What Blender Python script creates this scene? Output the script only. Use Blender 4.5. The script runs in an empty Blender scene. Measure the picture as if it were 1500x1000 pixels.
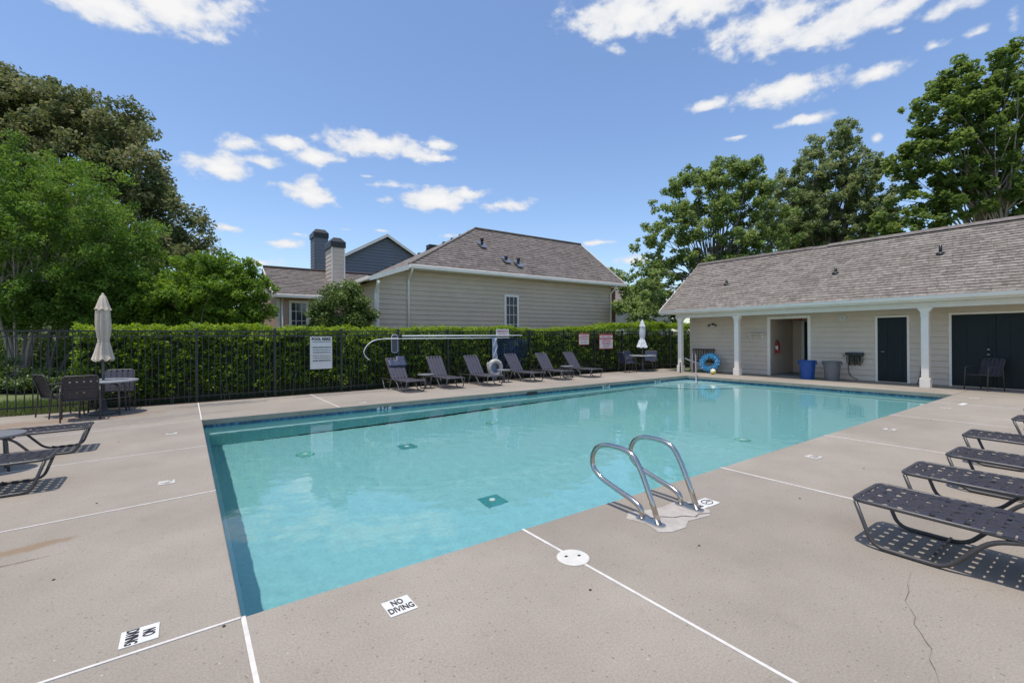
import bpy, math, random
import numpy as np
from mathutils import Vector, Matrix
random.seed(7); rng = np.random.default_rng(7)
S = bpy.context.scene
C = S.collection
pi = math.pi

# ------------------------------------------------------------------ camera
FX, FY = 0.5810, 0.8139                      # heading of the camera on the ground (x along the pool, y across it)
cam = bpy.data.cameras.new('camera'); camo = bpy.data.objects.new('camera', cam); C.objects.link(camo)
cam.sensor_width = 36; cam.lens = 670 / 1500 * 36; cam.clip_start = 0.05; cam.clip_end = 2000
cam.shift_y = -6.4 / 1500
camo.location = (0, 0, 1.5)
camo.rotation_mode = 'QUATERNION'
_f = Vector((FX, FY, 0)).normalized(); _r = Vector((_f.y, -_f.x, 0)); _roll = math.radians(0.404)
_up = Vector((0, 0, 1)); _r2 = _r * math.cos(_roll) - _up * math.sin(_roll); _u2 = _up * math.cos(_roll) + _r * math.sin(_roll)
camo.rotation_quaternion = Matrix((_r2, _u2, -_f)).transposed().to_quaternion()
S.camera = camo

def at(px, py, Z):
    """world point seen at photo pixel (px,py) at depth Z metres: used to lay out the place"""
    X = (px - 750) / 670 * Z; h = 493.6 - (px - 750) * .00705
    return Vector((X * _r.x + Z * _f.x, X * _r.y + Z * _f.y, 1.5 - (py - h) / 670 * Z))

# ------------------------------------------------------------------ sun, sky, exposure
SUN_STRENGTH, SKY_STRENGTH, EXPOSURE = 2.7, 0.145, 0.44
ldir = Vector((0.20, 0.03, -1)).normalized()
sun = bpy.data.lights.new('sun', 'SUN'); suno = bpy.data.objects.new('sun', sun); C.objects.link(suno)
sun.energy = SUN_STRENGTH; sun.angle = math.radians(0.53); sun.color = (1.0, 0.945, 0.865)
suno.rotation_mode = 'QUATERNION'; suno.rotation_quaternion = ldir.to_track_quat('-Z', 'Y'); suno.location = (0, 0, 30)
sun.cycles.is_caustics_light = True
S.view_settings.view_transform = 'Standard'; S.view_settings.look = 'None'; S.view_settings.gamma = 1
S.view_settings.exposure = EXPOSURE
S.cycles.use_denoising = True
S.cycles.max_bounces = 12; S.cycles.transparent_max_bounces = 24; S.cycles.transmission_bounces = 8
S.cycles.sample_clamp_indirect = 6.0

W = bpy.data.worlds.new('World'); S.world = W; W.use_nodes = True
nt = W.node_tree; nt.nodes.clear(); N = nt.nodes; L = nt.links
def nd(tree, t, **k):
    n = tree.nodes.new(t)
    for a, b in k.items():
        if a.startswith('i_'): n.inputs[int(a[2:])].default_value = b
        else: setattr(n, a, b)
    return n
out = nd(nt, 'ShaderNodeOutputWorld'); bg = nd(nt, 'ShaderNodeBackground'); bg.inputs[1].default_value = SKY_STRENGTH
sky = nd(nt, 'ShaderNodeTexSky'); sky.sky_type = 'NISHITA'; sky.sun_disc = False
sky.sun_elevation = math.asin(-ldir.z); sky.sun_rotation = math.atan2(-ldir.x, -ldir.y)
sky.altitude = 100; sky.air_density = 1.0; sky.dust_density = 1.0; sky.ozone_density = 2.2
tc = nd(nt, 'ShaderNodeTexCoord'); sep = nd(nt, 'ShaderNodeSeparateXYZ'); L.new(tc.outputs['Generated'], sep.inputs[0])
def m(op, a=None, b=None, c=None, tree=nt, clamp=False):
    n = tree.nodes.new('ShaderNodeMath'); n.operation = op; n.use_clamp = clamp
    for i, v in enumerate((a, b, c)):
        if v is None: continue
        if isinstance(v, (int, float)): n.inputs[i].default_value = v
        else: tree.links.new(v, n.inputs[i])
    return n.outputs[0]
az = m('ARCTAN2', sep.outputs[0], sep.outputs[1])          # bearing clockwise from +y
hyp = m('SQRT', m('ADD', m('MULTIPLY', sep.outputs[0], sep.outputs[0]), m('MULTIPLY', sep.outputs[1], sep.outputs[1])))
el = m('ARCTAN2', sep.outputs[2], hyp)
comb = nd(nt, 'ShaderNodeCombineXYZ'); L.new(az, comb.inputs[0]); L.new(el, comb.inputs[1])
# cumulus clouds: (bearing, elevation, half width, half height) in radians
CL = []
def cloud(px, py, hw, hh, k=1.0):
    d = at(px, py, 1.0) - Vector((0, 0, 1.5)); q = math.hypot(d.x, d.y)
    d1 = at(px + 1, py, 1.0) - Vector((0, 0, 1.5)); d2 = at(px, py - 1, 1.0) - Vector((0, 0, 1.5))
    a0 = math.atan2(d.x, d.y); e0 = math.atan2(d.z, q)
    da = abs(math.atan2(d1.x, d1.y) - a0); de = abs(math.atan2(d2.z, math.hypot(d2.x, d2.y)) - e0)
    CL.append((a0, e0, hw * da * 1.02, hh * de * 1.06, k))
for c in [(130, -6, 110, 24, 1.5), (230, 2, 90, 26, 1.6), (285, 22, 42, 20, 1.3), (200, -60, 140, 40, 1.6),
          (930, 22, 85, 24, 1.4), (1010, 5, 120, 28, 1.5), (905, 72, 18, 11), (1140, 35, 85, 24, 1.4), (1210, 40, 90, 26, 1.5), (1290, 24, 70, 18, 1.3), (1400, 8, 60, 17, 1.2), (1100, -40, 160, 34, 1.5),
          (1145, 133, 80, 17, 1.25), (1042, 153, 34, 10, 1.1), (1290, 106, 62, 12, 1.0),
          (1195, 173, 48, 8), (1080, 201, 24, 5), (1370, 66, 24, 11, .85), (1440, 45, 24, 12, .8), (1285, 203, 12, 8, .8), (1490, 30, 20, 25, .8), (1320, 45, 24, 8, .8),
          (360, 210, 36, 12), (425, 210, 34, 13), (318, 246, 46, 14, 1.2), (330, 236, 26, 14), (395, 236, 28, 9), (462, 231, 40, 14), (560, 214, 78, 14, 1.3), (530, 214, 40, 14, 1.2), (645, 212, 44, 10), (645, 231, 42, 7, .85),
          (452, 286, 40, 13, 1.3), (452, 270, 20, 14), (580, 272, 50, 8), (625, 291, 54, 13, 1.3), (690, 284, 36, 9), (742, 300, 46, 10), (540, 258, 20, 5, .8),
          (337, 334, 26, 6), (405, 355, 38, 8), (380, 384, 36, 9), (437, 343, 16, 5, .85), (660, 345, 24, 5, .85), (930, 380, 40, 8, .8), (880, 355, 30, 4, .6), (510, 336, 22, 4, .6), (560, 338, 20, 4, .5)]:
    cloud(*c)
for k in range(34):                                         # the same scattered cumulus all round the rest of the sky
    a0 = math.atan2(FX, FY) + random.uniform(0.95, 2 * pi - 0.95); e0 = random.uniform(.1, .85); w = random.uniform(.04, .16)
    CL.append((a0 if a0 < pi else a0 - 2 * pi, e0, w, w * random.uniform(.2, .4), 1))
fld = None
for a0, e0, w, h, k in CL:
    s1 = nd(nt, 'ShaderNodeVectorMath', operation='SUBTRACT'); L.new(comb.outputs[0], s1.inputs[0]); s1.inputs[1].default_value = (a0, e0, 0)
    s2 = nd(nt, 'ShaderNodeVectorMath', operation='MULTIPLY'); L.new(s1.outputs[0], s2.inputs[0]); s2.inputs[1].default_value = (1 / w, 1 / h, 0)
    s3 = nd(nt, 'ShaderNodeVectorMath', operation='LENGTH'); L.new(s2.outputs[0], s3.inputs[0])
    v = m('SUBTRACT', k, s3.outputs['Value'])
    fld = v if fld is None else m('SMOOTH_MAX', fld, v, 0.25)
vs = nd(nt, 'ShaderNodeVectorMath', operation='MULTIPLY'); L.new(tc.outputs['Generated'], vs.inputs[0]); vs.inputs[1].default_value = (1, 1, 1.7)
n1 = nd(nt, 'ShaderNodeTexNoise'); n1.inputs['Scale'].default_value = 30; n1.inputs['Detail'].default_value = 8; n1.inputs['Roughness'].default_value = .58; L.new(vs.outputs[0], n1.inputs['Vector'])
n2 = nd(nt, 'ShaderNodeTexNoise'); n2.inputs['Scale'].default_value = 11; n2.inputs['Detail'].default_value = 6; L.new(vs.outputs[0], n2.inputs['Vector'])
dens = m('ADD', fld, m('ADD', m('MULTIPLY', m('SUBTRACT', n1.outputs['Fac'], .5), 2.4), m('MULTIPLY', m('SUBTRACT', n2.outputs['Fac'], .52), 2.4)))
mr = nd(nt, 'ShaderNodeMapRange'); mr.interpolation_type = 'SMOOTHSTEP'; L.new(dens, mr.inputs[0]); mr.inputs[1].default_value = -.08; mr.inputs[2].default_value = .80
mr2 = nd(nt, 'ShaderNodeMapRange'); L.new(dens, mr2.inputs[0]); mr2.inputs[1].default_value = .1; mr2.inputs[2].default_value = 1.3
cc = nd(nt, 'ShaderNodeMix', data_type='RGBA'); L.new(mr2.outputs[0], cc.inputs[0]); cc.inputs[6].default_value = (3.5, 3.75, 4.2, 1); cc.inputs[7].default_value = (4.85, 4.8, 4.75, 1)
mx = nd(nt, 'ShaderNodeMix', data_type='RGBA'); L.new(m('MULTIPLY', mr.outputs[0], .97), mx.inputs[0])
hs = nd(nt, 'ShaderNodeHueSaturation'); hs.inputs['Hue'].default_value = .503; hs.inputs['Saturation'].default_value = 1.07; hs.inputs['Value'].default_value = 1.0; L.new(sky.outputs[0], hs.inputs['Color'])
L.new(hs.outputs[0], mx.inputs[6]); L.new(cc.outputs[2], mx.inputs[7])
L.new(mx.outputs[2], bg.inputs[0]); L.new(bg.outputs[0], out.inputs[0])

# ------------------------------------------------------------------ materials
MATS = {}
def mat(name, col, rough=.6, var=0.0, vscale=3.0, metal=0.0, bump=0.0, bscale=40.0, spec=.5, col2=None, attr=None, trans=None, detail=6):
    if name in MATS: return MATS[name]
    M = bpy.data.materials.new(name); M.use_nodes = True; t = M.node_tree; p = t.nodes['Principled BSDF']
    p.inputs['Roughness'].default_value = rough; p.inputs['Metallic'].default_value = metal; p.inputs['Specular IOR Level'].default_value = spec
    c = (*col, 1); p.inputs['Base Color'].default_value = c
    co = nd(t, 'ShaderNodeTexCoord')
    if var or col2:
        nz = nd(t, 'ShaderNodeTexNoise'); nz.inputs['Scale'].default_value = vscale; nz.inputs['Detail'].default_value = detail; nz.inputs['Roughness'].default_value = .65
        t.links.new(co.outputs['Object'], nz.inputs['Vector'])
        r = nd(t, 'ShaderNodeMapRange'); r.inputs[1].default_value = .3; r.inputs[2].default_value = .7; t.links.new(nz.outputs['Fac'], r.inputs[0])
        x = nd(t, 'ShaderNodeMix', data_type='RGBA'); t.links.new(r.outputs[0], x.inputs[0])
        a = tuple(v * (1 - var) for v in col); b = col2 if col2 else tuple(min(1, v * (1 + var)) for v in col)
        x.inputs[6].default_value = (*a, 1); x.inputs[7].default_value = (*b, 1)
        t.links.new(x.outputs[2], p.inputs['Base Color'])
    if bump:
        nb = nd(t, 'ShaderNodeTexNoise'); nb.inputs['Scale'].default_value = bscale; nb.inputs['Detail'].default_value = 5; t.links.new(co.outputs['Object'], nb.inputs['Vector'])
        bp = nd(t, 'ShaderNodeBump'); bp.inputs['Strength'].default_value = bump; bp.inputs['Distance'].default_value = .01
        t.links.new(nb.outputs['Fac'], bp.inputs['Height']); t.links.new(bp.outputs[0], p.inputs['Normal'])
    MATS[name] = M; return M

def attr_mat(name, stops, rough=.7, trans=0.0, spec=.4, objrand=False, fine=None):
    """colour ramp over the per-piece random value carried by the mesh"""
    M = bpy.data.materials.new(name); M.use_nodes = True; t = M.node_tree; p = t.nodes['Principled BSDF']; o = t.nodes['Material Output']
    p.inputs['Roughness'].default_value = rough; p.inputs['Specular IOR Level'].default_value = spec
    at_ = nd(t, 'ShaderNodeAttribute'); at_.attribute_name = 'rnd'
    v = at_.outputs['Fac']
    if objrand:
        oi = nd(t, 'ShaderNodeObjectInfo'); v = m('FRACT', m('ADD', v, oi.outputs['Random'], tree=t), tree=t)
    cr = nd(t, 'ShaderNodeValToRGB'); e = cr.color_ramp.elements
    while len(e) < len(stops): e.new(.5)
    for i, (pos, c) in enumerate(stops): e[i].position = pos; e[i].color = (*c, 1)
    t.links.new(v, cr.inputs[0]); colr = cr.outputs[0]
    if fine:
        co = nd(t, 'ShaderNodeTexCoord'); nz = nd(t, 'ShaderNodeTexNoise'); nz.inputs['Scale'].default_value = fine; nz.inputs['Detail'].default_value = 4; t.links.new(co.outputs['Object'], nz.inputs['Vector'])
        x = nd(t, 'ShaderNodeMix', data_type='RGBA', blend_type='MULTIPLY'); x.inputs[0].default_value = .7; t.links.new(colr, x.inputs[6])
        cr2 = nd(t, 'ShaderNodeValToRGB'); cr2.color_ramp.elements[0].position = .3; cr2.color_ramp.elements[0].color = (.55, .55, .55, 1); cr2.color_ramp.elements[1].position = .7; cr2.color_ramp.elements[1].color = (1.25, 1.25, 1.25, 1)
        t.links.new(nz.outputs['Fac'], cr2.inputs[0]); t.links.new(cr2.outputs[0], x.inputs[7]); colr = x.outputs[2]
    t.links.new(colr, p.inputs['Base Color'])
    if trans:
        tr = nd(t, 'ShaderNodeBsdfTranslucent'); hsv = nd(t, 'ShaderNodeHueSaturation'); hsv.inputs['Value'].default_value = 1.5; hsv.inputs['Saturation'].default_value = 1.1; hsv.inputs['Hue'].default_value = .485
        t.links.new(colr, hsv.inputs['Color']); t.links.new(hsv.outputs[0], tr.inputs[0])
        ms = nd(t, 'ShaderNodeMixShader'); ms.inputs[0].default_value = trans
        t.links.new(p.outputs[0], ms.inputs[1]); t.links.new(tr.outputs[0], ms.inputs[2]); t.links.new(ms.outputs[0], o.inputs[0])
    MATS[name] = M; return M

# ------------------------------------------------------------------ mesh helpers
class MB:
    def __init__(s): s.v = []; s.f = []; s.r = []; s.sm = []
    def add(s, vs, fs, rnd=0.0, smooth=False):
        o = len(s.v); s.v += [tuple(q) for q in vs]; s.f += [tuple(i + o for i in f) for f in fs]; s.r += [rnd] * len(vs); s.sm += [smooth] * len(fs); return s
    def box(s, x0, y0, z0, x1, y1, z1, rnd=0.0):
        return s.add([(x0, y0, z0), (x1, y0, z0), (x1, y1, z0), (x0, y1, z0), (x0, y0, z1), (x1, y0, z1), (x1, y1, z1), (x0, y1, z1)],
                     [(0, 3, 2, 1), (4, 5, 6, 7), (0, 1, 5, 4), (1, 2, 6, 5), (2, 3, 7, 6), (3, 0, 4, 7)], rnd)
    def prism(s, poly, d):            # poly: list of 3D points, extruded by vector d
        n = len(poly); a = [Vector(q) for q in poly]; b = [q + Vector(d) for q in a]
        return s.add(a + b, [tuple(range(n))[::-1], tuple(range(n, 2 * n))] + [(i, (i + 1) % n, (i + 1) % n + n, i + n) for i in range(n)])
    def tube(s, path, r, seg=8, closed=False, cap=True):
        P = [Vector(q) for q in path]; n = len(P); R = r if isinstance(r, (list, tuple)) else [r] * n
        vs = []; prev = None
        for i in range(n):
            if closed: t = P[(i + 1) % n] - P[i - 1]
            else: t = P[min(i + 1, n - 1)] - P[max(i - 1, 0)]
            t.normalize()
            if prev is None:
                a = Vector((0, 0, 1)) if abs(t.z) < .9 else Vector((1, 0, 0)); u = t.cross(a).normalized()
            else:
                u = prev - t * prev.dot(t)
                u = u.normalized() if u.length > 1e-6 else t.orthogonal().normalized()
            prev = u; w = t.cross(u)
            for k in range(seg):
                an = 2 * pi * k / seg; vs.append(P[i] + (u * math.cos(an) + w * math.sin(an)) * R[i])
        fs = []
        for i in range(n if closed else n - 1):
            j = (i + 1) % n
            for k in range(seg): fs.append((i * seg + k, i * seg + (k + 1) % seg, j * seg + (k + 1) % seg, j * seg + k))
        s.add(vs, fs, smooth=True)
        if cap and not closed:
            o = len(s.v) - len(vs); s.f += [tuple(o + k for k in range(seg))[::-1], tuple(o + (n - 1) * seg + k for k in range(seg))]; s.sm += [False, False]
        return s
    def lathe(s, prof, cx=0, cy=0, seg=20, pleat=0.0, npl=8, cap=True):
        vs = []; n = len(prof)
        for r, z in prof:
            for k in range(seg):
                an = 2 * pi * k / seg; q = r * (1 + pleat * math.cos(npl * an)); vs.append((cx + q * math.cos(an), cy + q * math.sin(an), z))
        fs = [(i * seg + k, i * seg + (k + 1) % seg, (i + 1) * seg + (k + 1) % seg, (i + 1) * seg + k) for i in range(n - 1) for k in range(seg)]
        s.add(vs, fs, smooth=True)
        if cap:
            o = len(s.v) - len(vs); s.f += [tuple(o + k for k in range(seg))[::-1], tuple(o + (n - 1) * seg + k for k in range(seg))]; s.sm += [False, False]
        return s
    def build(s, name, M, parent=None, kind=None):
        me = bpy.data.meshes.new(name); me.from_pydata(s.v, [], s.f); me.materials.append(M)
        me.polygons.foreach_set('use_smooth', s.sm); a = me.attributes.new('rnd', 'FLOAT', 'POINT'); a.data.foreach_set('value', s.r); me.update()
        return link(name, me, parent, kind)
def link(name, me, parent=None, kind=None):
    o = bpy.data.objects.new(name, me); C.objects.link(o)
    if parent: o.parent = parent
    if kind: o['kind'] = kind
    return o
def thing(name, label, cat, loc=(0, 0, 0), rz=0.0, group=None):
    o = bpy.data.objects.new(name, None); C.objects.link(o); o.location = loc; o.rotation_euler = (0, 0, rz); o.empty_display_size = .1
    return tag(o, label, cat, group)
def tag(o, label, cat, group=None):
    o['label'] = label; o['category'] = cat
    if group: o['group'] = group
    return o
def struct(name, loc=(0, 0, 0)):
    o = bpy.data.objects.new(name, None); C.objects.link(o); o.location = loc; o['kind'] = 'structure'; return o
def clone(root, loc, rz, label, parent=None):
    r = root.copy(); C.objects.link(r)
    if parent is None: r.location = loc; r.rotation_euler = (0, 0, rz); r['label'] = label
    else: r.parent = parent
    for ch in [c for c in C.objects if c.parent == root]: clone(ch, None, None, None, r)
    return r
def B(*a): return MB().box(*a)
def T(path, r, seg=8, **k): return MB().tube(path, r, seg, **k)
def rounded(pts, rad, n=5, closed=False):
    P = [Vector(p) for p in pts]; out = []; N_ = len(P)
    for i, p in enumerate(P):
        if not closed and i in (0, N_ - 1): out.append(p); continue
        a, b = P[i - 1], P[(i + 1) % N_]; d1 = (a - p); d2 = (b - p); r = min(rad, d1.length * .45, d2.length * .45)
        s, e = p + d1.normalized() * r, p + d2.normalized() * r
        for k in range(n + 1):
            t = k / n; out.append(s * (1 - t) ** 2 + p * 2 * t * (1 - t) + e * t * t)
    return out
def bevel(o, w, seg=2):
    b = o.modifiers.new('bevel', 'BEVEL'); b.width = w; b.segments = seg; b.limit_method = 'ANGLE'; return o
def text_part(s, size, M, parent, loc, rot, name='lettering', align='CENTER', sx=1.0, bold=0.0):
    cu = bpy.data.curves.new('txt', 'FONT'); cu.body = s; cu.size = size; cu.align_x = align; cu.align_y = 'CENTER'; cu.extrude = .0012; cu.offset = bold; cu.resolution_u = 3
    o = bpy.data.objects.new('txt', cu); C.objects.link(o); dg = bpy.context.evaluated_depsgraph_get()
    me = bpy.data.meshes.new_from_object(o.evaluated_get(dg)); bpy.data.objects.remove(o); bpy.data.curves.remove(cu)
    me.materials.clear(); me.materials.append(M); q = link(name, me, parent); q.location = loc; q.rotation_euler = rot; q.scale = (sx, 1, 1); return q

# plain materials
white = mat('white_paint', (.84, .77, .67), .6, .06, 2.0, spec=.25)
trim = mat('trim_paint', (.74, .69, .61), .55, .06, 3.0)
siding = mat('beige_siding', (.62, .515, .40), .6, .08, 1.2, bump=.12, bscale=30)
siding2 = mat('tan_siding', (.60, .465, .335), .6, .08, 1.2)
pinksid = mat('rosy_siding', (.52, .345, .255), .6, .06, 1.5)
greysid = mat('grey_siding', (.155, .165, .185), .6, .05, 1.0)
darkdoor = mat('dark_green_door', (.008, .014, .016), .45, .1, 2.0, spec=.25)
black = mat('black_metal', (.016, .017, .018), .42, .15, 6.0)
fenceM = mat('fence_enamel', (.020, .022, .023), .38, .2, 5.0)
steel = mat('stainless', (.52, .485, .44), .14, .05, 12.0, metal=1.0)
chrome = mat('worn_steel', (.55, .55, .54), .3, .1, 12.0, metal=1.0)
frameM = mat('bronze_frame', (.055, .050, .048), .42, .2, 9.0, spec=.6)
strapM = mat('plum_strap', (.031, .027, .034), .38, .16, 5.0, spec=.6)
strapB = mat('navy_strap', (.035, .045, .085), .5, .18, 5.0)
greyframe = mat('grey_frame', (.085, .084, .088), .4, .15, 9.0)
glassM = mat('dark_glass', (.05, .058, .07), .06, .1, 2.0, spec=.8)
blindM = mat('window_blind', (.30, .32, .35), .5, .1, 3)
brickM = mat('red_brick', (.26, .10, .065), .8, .25, 8.0)
signW = mat('sign_white', (.66, .65, .61), .5, .10, 9.0)
signR = mat('sign_red', (.50, .035, .045), .45, .1, 6.0)
ink = mat('sign_ink', (.03, .03, .035), .6)
inkR = mat('sign_ink_red', (.50, .03, .05), .6)
concrete_in = mat('shaded_concrete', (.34, .32, .29), .85, .12, 2.0)
bark = mat('bark', (.17, .145, .12), .9, .35, 6.0, bump=.4, bscale=20)
barkL = mat('pale_bark', (.36, .30, .235), .85, .25, 5.0, bump=.3, bscale=18)
soil = mat('soil', (.075, .055, .04), .95, .4, 5.0, bump=.5, bscale=25)

# ------------------------------------------------------------------ ground and lawn
def lawn_mat():
    M = mat('lawn_grass', (.085, .125, .035), .9, .45, .8, col2=(.17, .19, .06), bump=.6, bscale=60); return M
PX0, PX1, PY0, PY1 = .245, 15.5, 2.87, 10.30          # pool opening
DX0, DX1, DY0, DY1 = -9.0, 18.0, -6.0, 13.15          # deck
g = MB()
R_ = 700
g.add([(-R_, -R_, -.12), (R_, -R_, -.12), (R_, PY0 - 1, -.12), (-R_, PY0 - 1, -.12)], [(0, 1, 2, 3)])
g.add([(-R_, PY1 + 1, -.12), (R_, PY1 + 1, -.12), (R_, R_, -.12), (-R_, R_, -.12)], [(0, 1, 2, 3)])
g.add([(-R_, PY0 - 1, -.12), (PX0 - 1, PY0 - 1, -.12), (PX0 - 1, PY1 + 1, -.12), (-R_, PY1 + 1, -.12)], [(0, 1, 2, 3)])
g.add([(PX1 + 1, PY0 - 1, -.12), (R_, PY0 - 1, -.12), (R_, PY1 + 1, -.12), (PX1 + 1, PY1 + 1, -.12)], [(0, 1, 2, 3)])
lawn = g.build('ground', lawn_mat(), None, 'structure')
bed = MB().add([(-9, 13.15, -.075), (18, 13.15, -.075), (18, 15.6, -.075), (-9, 15.6, -.075)], [(0, 1, 2, 3)]).build('planting_bed', soil, None, 'structure')

# ------------------------------------------------------------------ pool deck
def deck_mat():
    M = bpy.data.materials.new('deck_concrete'); M.use_nodes = True; t = M.node_tree; p = t.nodes['Principled BSDF']; p.inputs['Roughness'].default_value = .82; p.inputs['Specular IOR Level'].default_value = .35
    geo = nd(t, 'ShaderNodeNewGeometry')
    def nz(sc, det=6, ro=.6):
        n = nd(t, 'ShaderNodeTexNoise'); n.inputs['Scale'].default_value = sc; n.inputs['Detail'].default_value = det; n.inputs['Roughness'].default_value = ro; t.links.new(geo.outputs['Position'], n.inputs['Vector']); return n.outputs['Fac']
    def ramp(v, a, b, ca, cb):
        r = nd(t, 'ShaderNodeMapRange'); r.inputs[1].default_value = a; r.inputs[2].default_value = b; t.links.new(v, r.inputs[0])
        x = nd(t, 'ShaderNodeMix', data_type='RGBA'); t.links.new(r.outputs[0], x.inputs[0]); x.inputs[6].default_value = (*ca, 1); x.inputs[7].default_value = (*cb, 1); return x.outputs[2]
    def mul(a, b, f=1.0):
        x = nd(t, 'ShaderNodeMix', data_type='RGBA', blend_type='MULTIPLY'); x.inputs[0].default_value = f; t.links.new(a, x.inputs[6]); t.links.new(b, x.inputs[7]); return x.outputs[2]
    base = ramp(nz(1.1, 8, .65), .3, .7, (.298, .258, .208), (.345, .300, .246))
    base = mul(base, ramp(nz(.45, 5, .6), .32, .68, (.84, .835, .83), (1.07, 1.07, 1.07)))
    base = mul(base, ramp(nz(90, 3, .7), .30, .62, (.78, .77, .76), (1.09, 1.09, 1.09)))
    base = mul(base, ramp(nz(6, 8, .75), .22, .42, (.78, .77, .76), (1.0, 1.0, 1.0)))          # grime
    vo = nd(t, 'ShaderNodeTexVoronoi'); vo.inputs['Scale'].default_value = 27; t.links.new(geo.outputs['Position'], vo.inputs['Vector'])
    sel = nd(t, 'ShaderNodeSeparateColor'); t.links.new(vo.outputs['Color'], sel.inputs[0])
    pit = m('MULTIPLY', m('LESS_THAN', vo.outputs['Distance'], .16, tree=t), m('GREATER_THAN', sel.outputs[0], .62, tree=t), tree=t)
    x = nd(t, 'ShaderNodeMix', data_type='RGBA'); t.links.new(m('MULTIPLY', pit, .75, tree=t), x.inputs[0]); t.links.new(base, x.inputs[6]); x.inputs[7].default_value = (.16, .14, .12, 1); base = x.outputs[2]
    pale = m('MULTIPLY', m('LESS_THAN', vo.outputs['Distance'], .10, tree=t), m('LESS_THAN', sel.outputs[1], .05, tree=t), tree=t)
    x = nd(t, 'ShaderNodeMix', data_type='RGBA'); t.links.new(m('MULTIPLY', pale, .7, tree=t), x.inputs[0]); t.links.new(base, x.inputs[6]); x.inputs[7].default_value = (.62, .58, .54, 1); base = x.outputs[2]
    sp = nd(t, 'ShaderNodeSeparateXYZ'); t.links.new(geo.outputs['Position'], sp.inputs[0])
    def blot(cx, cy, rx, ry, ang, col, amt, sc):
        nonlocal base
        dx = m('SUBTRACT', sp.outputs[0], cx, tree=t); dy = m('SUBTRACT', sp.outputs[1], cy, tree=t); c_, s_ = math.cos(ang), math.sin(ang)
        u = m('DIVIDE', m('ADD', m('MULTIPLY', dx, c_, tree=t), m('MULTIPLY', dy, s_, tree=t), tree=t), rx, tree=t)
        v = m('DIVIDE', m('SUBTRACT', m('MULTIPLY', dy, c_, tree=t), m('MULTIPLY', dx, s_, tree=t), tree=t), ry, tree=t)
        d = m('SQRT', m('ADD', m('MULTIPLY', u, u, tree=t), m('MULTIPLY', v, v, tree=t), tree=t), tree=t)
        k = m('SUBTRACT', m('ADD', 1.0, m('MULTIPLY', m('SUBTRACT', nz(sc, 6, .7), .5, tree=t), 2.2, tree=t), tree=t), d, tree=t)
        mp = nd(t, 'ShaderNodeMapRange'); mp.interpolation_type = 'SMOOTHSTEP'; mp.inputs[1].default_value = 0; mp.inputs[2].default_value = .55; mp.inputs[4].default_value = amt; t.links.new(k, mp.inputs[0])
        q = nd(t, 'ShaderNodeMix', data_type='RGBA'); t.links.new(mp.outputs[0], q.inputs[0]); t.links.new(base, q.inputs[6]); q.inputs[7].default_value = (*col, 1); base = q.outputs[2]
    blot(-.95, 4.72, .34, .085, .25, (.24, .165, .095), .8, 7)         # rusty stain on the left deck
    blot(-1.0, 4.45, .30, .02, .1, (.14, .10, .07), .7, 9)
    blot(.75, 12.55, 1.1, .42, 0, (.15, .145, .135), .8, 4)           # damp mould below the hedge
    blot(3.4, 12.75, 2.2, .30, 0, (.17, .16, .15), .6, 4)
    blot(-2.2, 11.75, 2.4, .45, .12, (.25, .17, .115), .65, 3)         # rusty leaf dirt below the patio set
    blot(-1.4, 11.0, 3.0, .35, .12, (.20, .18, .16), .5, 3)
    blot(-2.4, 10.4, 2.6, .3, .15, (.21, .18, .155), .5, 4)
    blot(4.7, 1.05, .5, .35, 0, (.24, .215, .185), .35, 5)
    blot(4.15, 2.45, .35, .18, 0, (.27, .245, .215), .35, 5)
    oi = nd(t, 'ShaderNodeObjectInfo'); rr_ = nd(t, 'ShaderNodeMapRange'); rr_.inputs[3].default_value = .955; rr_.inputs[4].default_value = 1.035; t.links.new(oi.outputs['Random'], rr_.inputs[0])
    xx = nd(t, 'ShaderNodeMix', data_type='RGBA', blend_type='MULTIPLY'); xx.inputs[0].default_value = 1; t.links.new(base, xx.inputs[6]); t.links.new(rr_.outputs[0], xx.inputs[7]); base = xx.outputs[2]
    t.links.new(base, p.inputs['Base Color'])
    bp = nd(t, 'ShaderNodeBump'); bp.inputs['Strength'].default_value = .2; bp.inputs['Distance'].default_value = .004; t.links.new(nz(140, 4, .7), bp.inputs['Height']); t.links.new(bp.outputs[0], p.inputs['Normal'])
    return M
deckM = deck_mat()
jointM = mat('white_joint', (.64, .60, .54), .7, .16, 9.0)
copeM = mat('coping_face', (.27, .255, .20), .8, .18, 3.0)
deck = struct('pool_deck')
J = .011
def slab(poly):
    """poly counter-clockwise on the ground; shrunk a little to leave the joint"""
    P = [Vector((a, b, 0)) for a, b in poly]; c = sum(P, Vector()) / len(P); Q = []
    n = len(P)
    for i in range(n):
        a, b, d = P[i - 1], P[i], P[(i + 1) % n]; e1 = (b - a).normalized(); e2 = (d - b).normalized(); n1 = Vector((-e1.y, e1.x, 0)); n2 = Vector((-e2.y, e2.x, 0))
        k = (n1 + n2); k = k / max(.2, 1 + n1.dot(n2)); Q.append(b + k * J * .5)
    mb = MB(); mb.prism([(q.x, q.y, -.105) for q in Q], (0, 0, .105)); return bevel(mb.build('concrete_slab', deckM, deck), .011, 3)
ly = [lambda x: 2.862 + .03 * (x - .245), lambda x: 5.41 + .11 * (x - .245), lambda x: 7.76 + .085 * (x - .245), lambda x: 10.29 + .13 * (x - .245)]
nx = [PX0, 2.135, 4.95, 7.78, 10.72, 13.5, PX1, DX1]
ycuts = [lambda x: DY0] + ly + [lambda x: DY1]
for i in range(5):
    a, b = ycuts[i], ycuts[i + 1]; slab([(DX0, a(DX0)), (PX0, a(PX0)), (PX0, b(PX0)), (DX0, b(DX0))])
xs = [PX0] + nx[1:-2] + [PX1 + 0.0]
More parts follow.
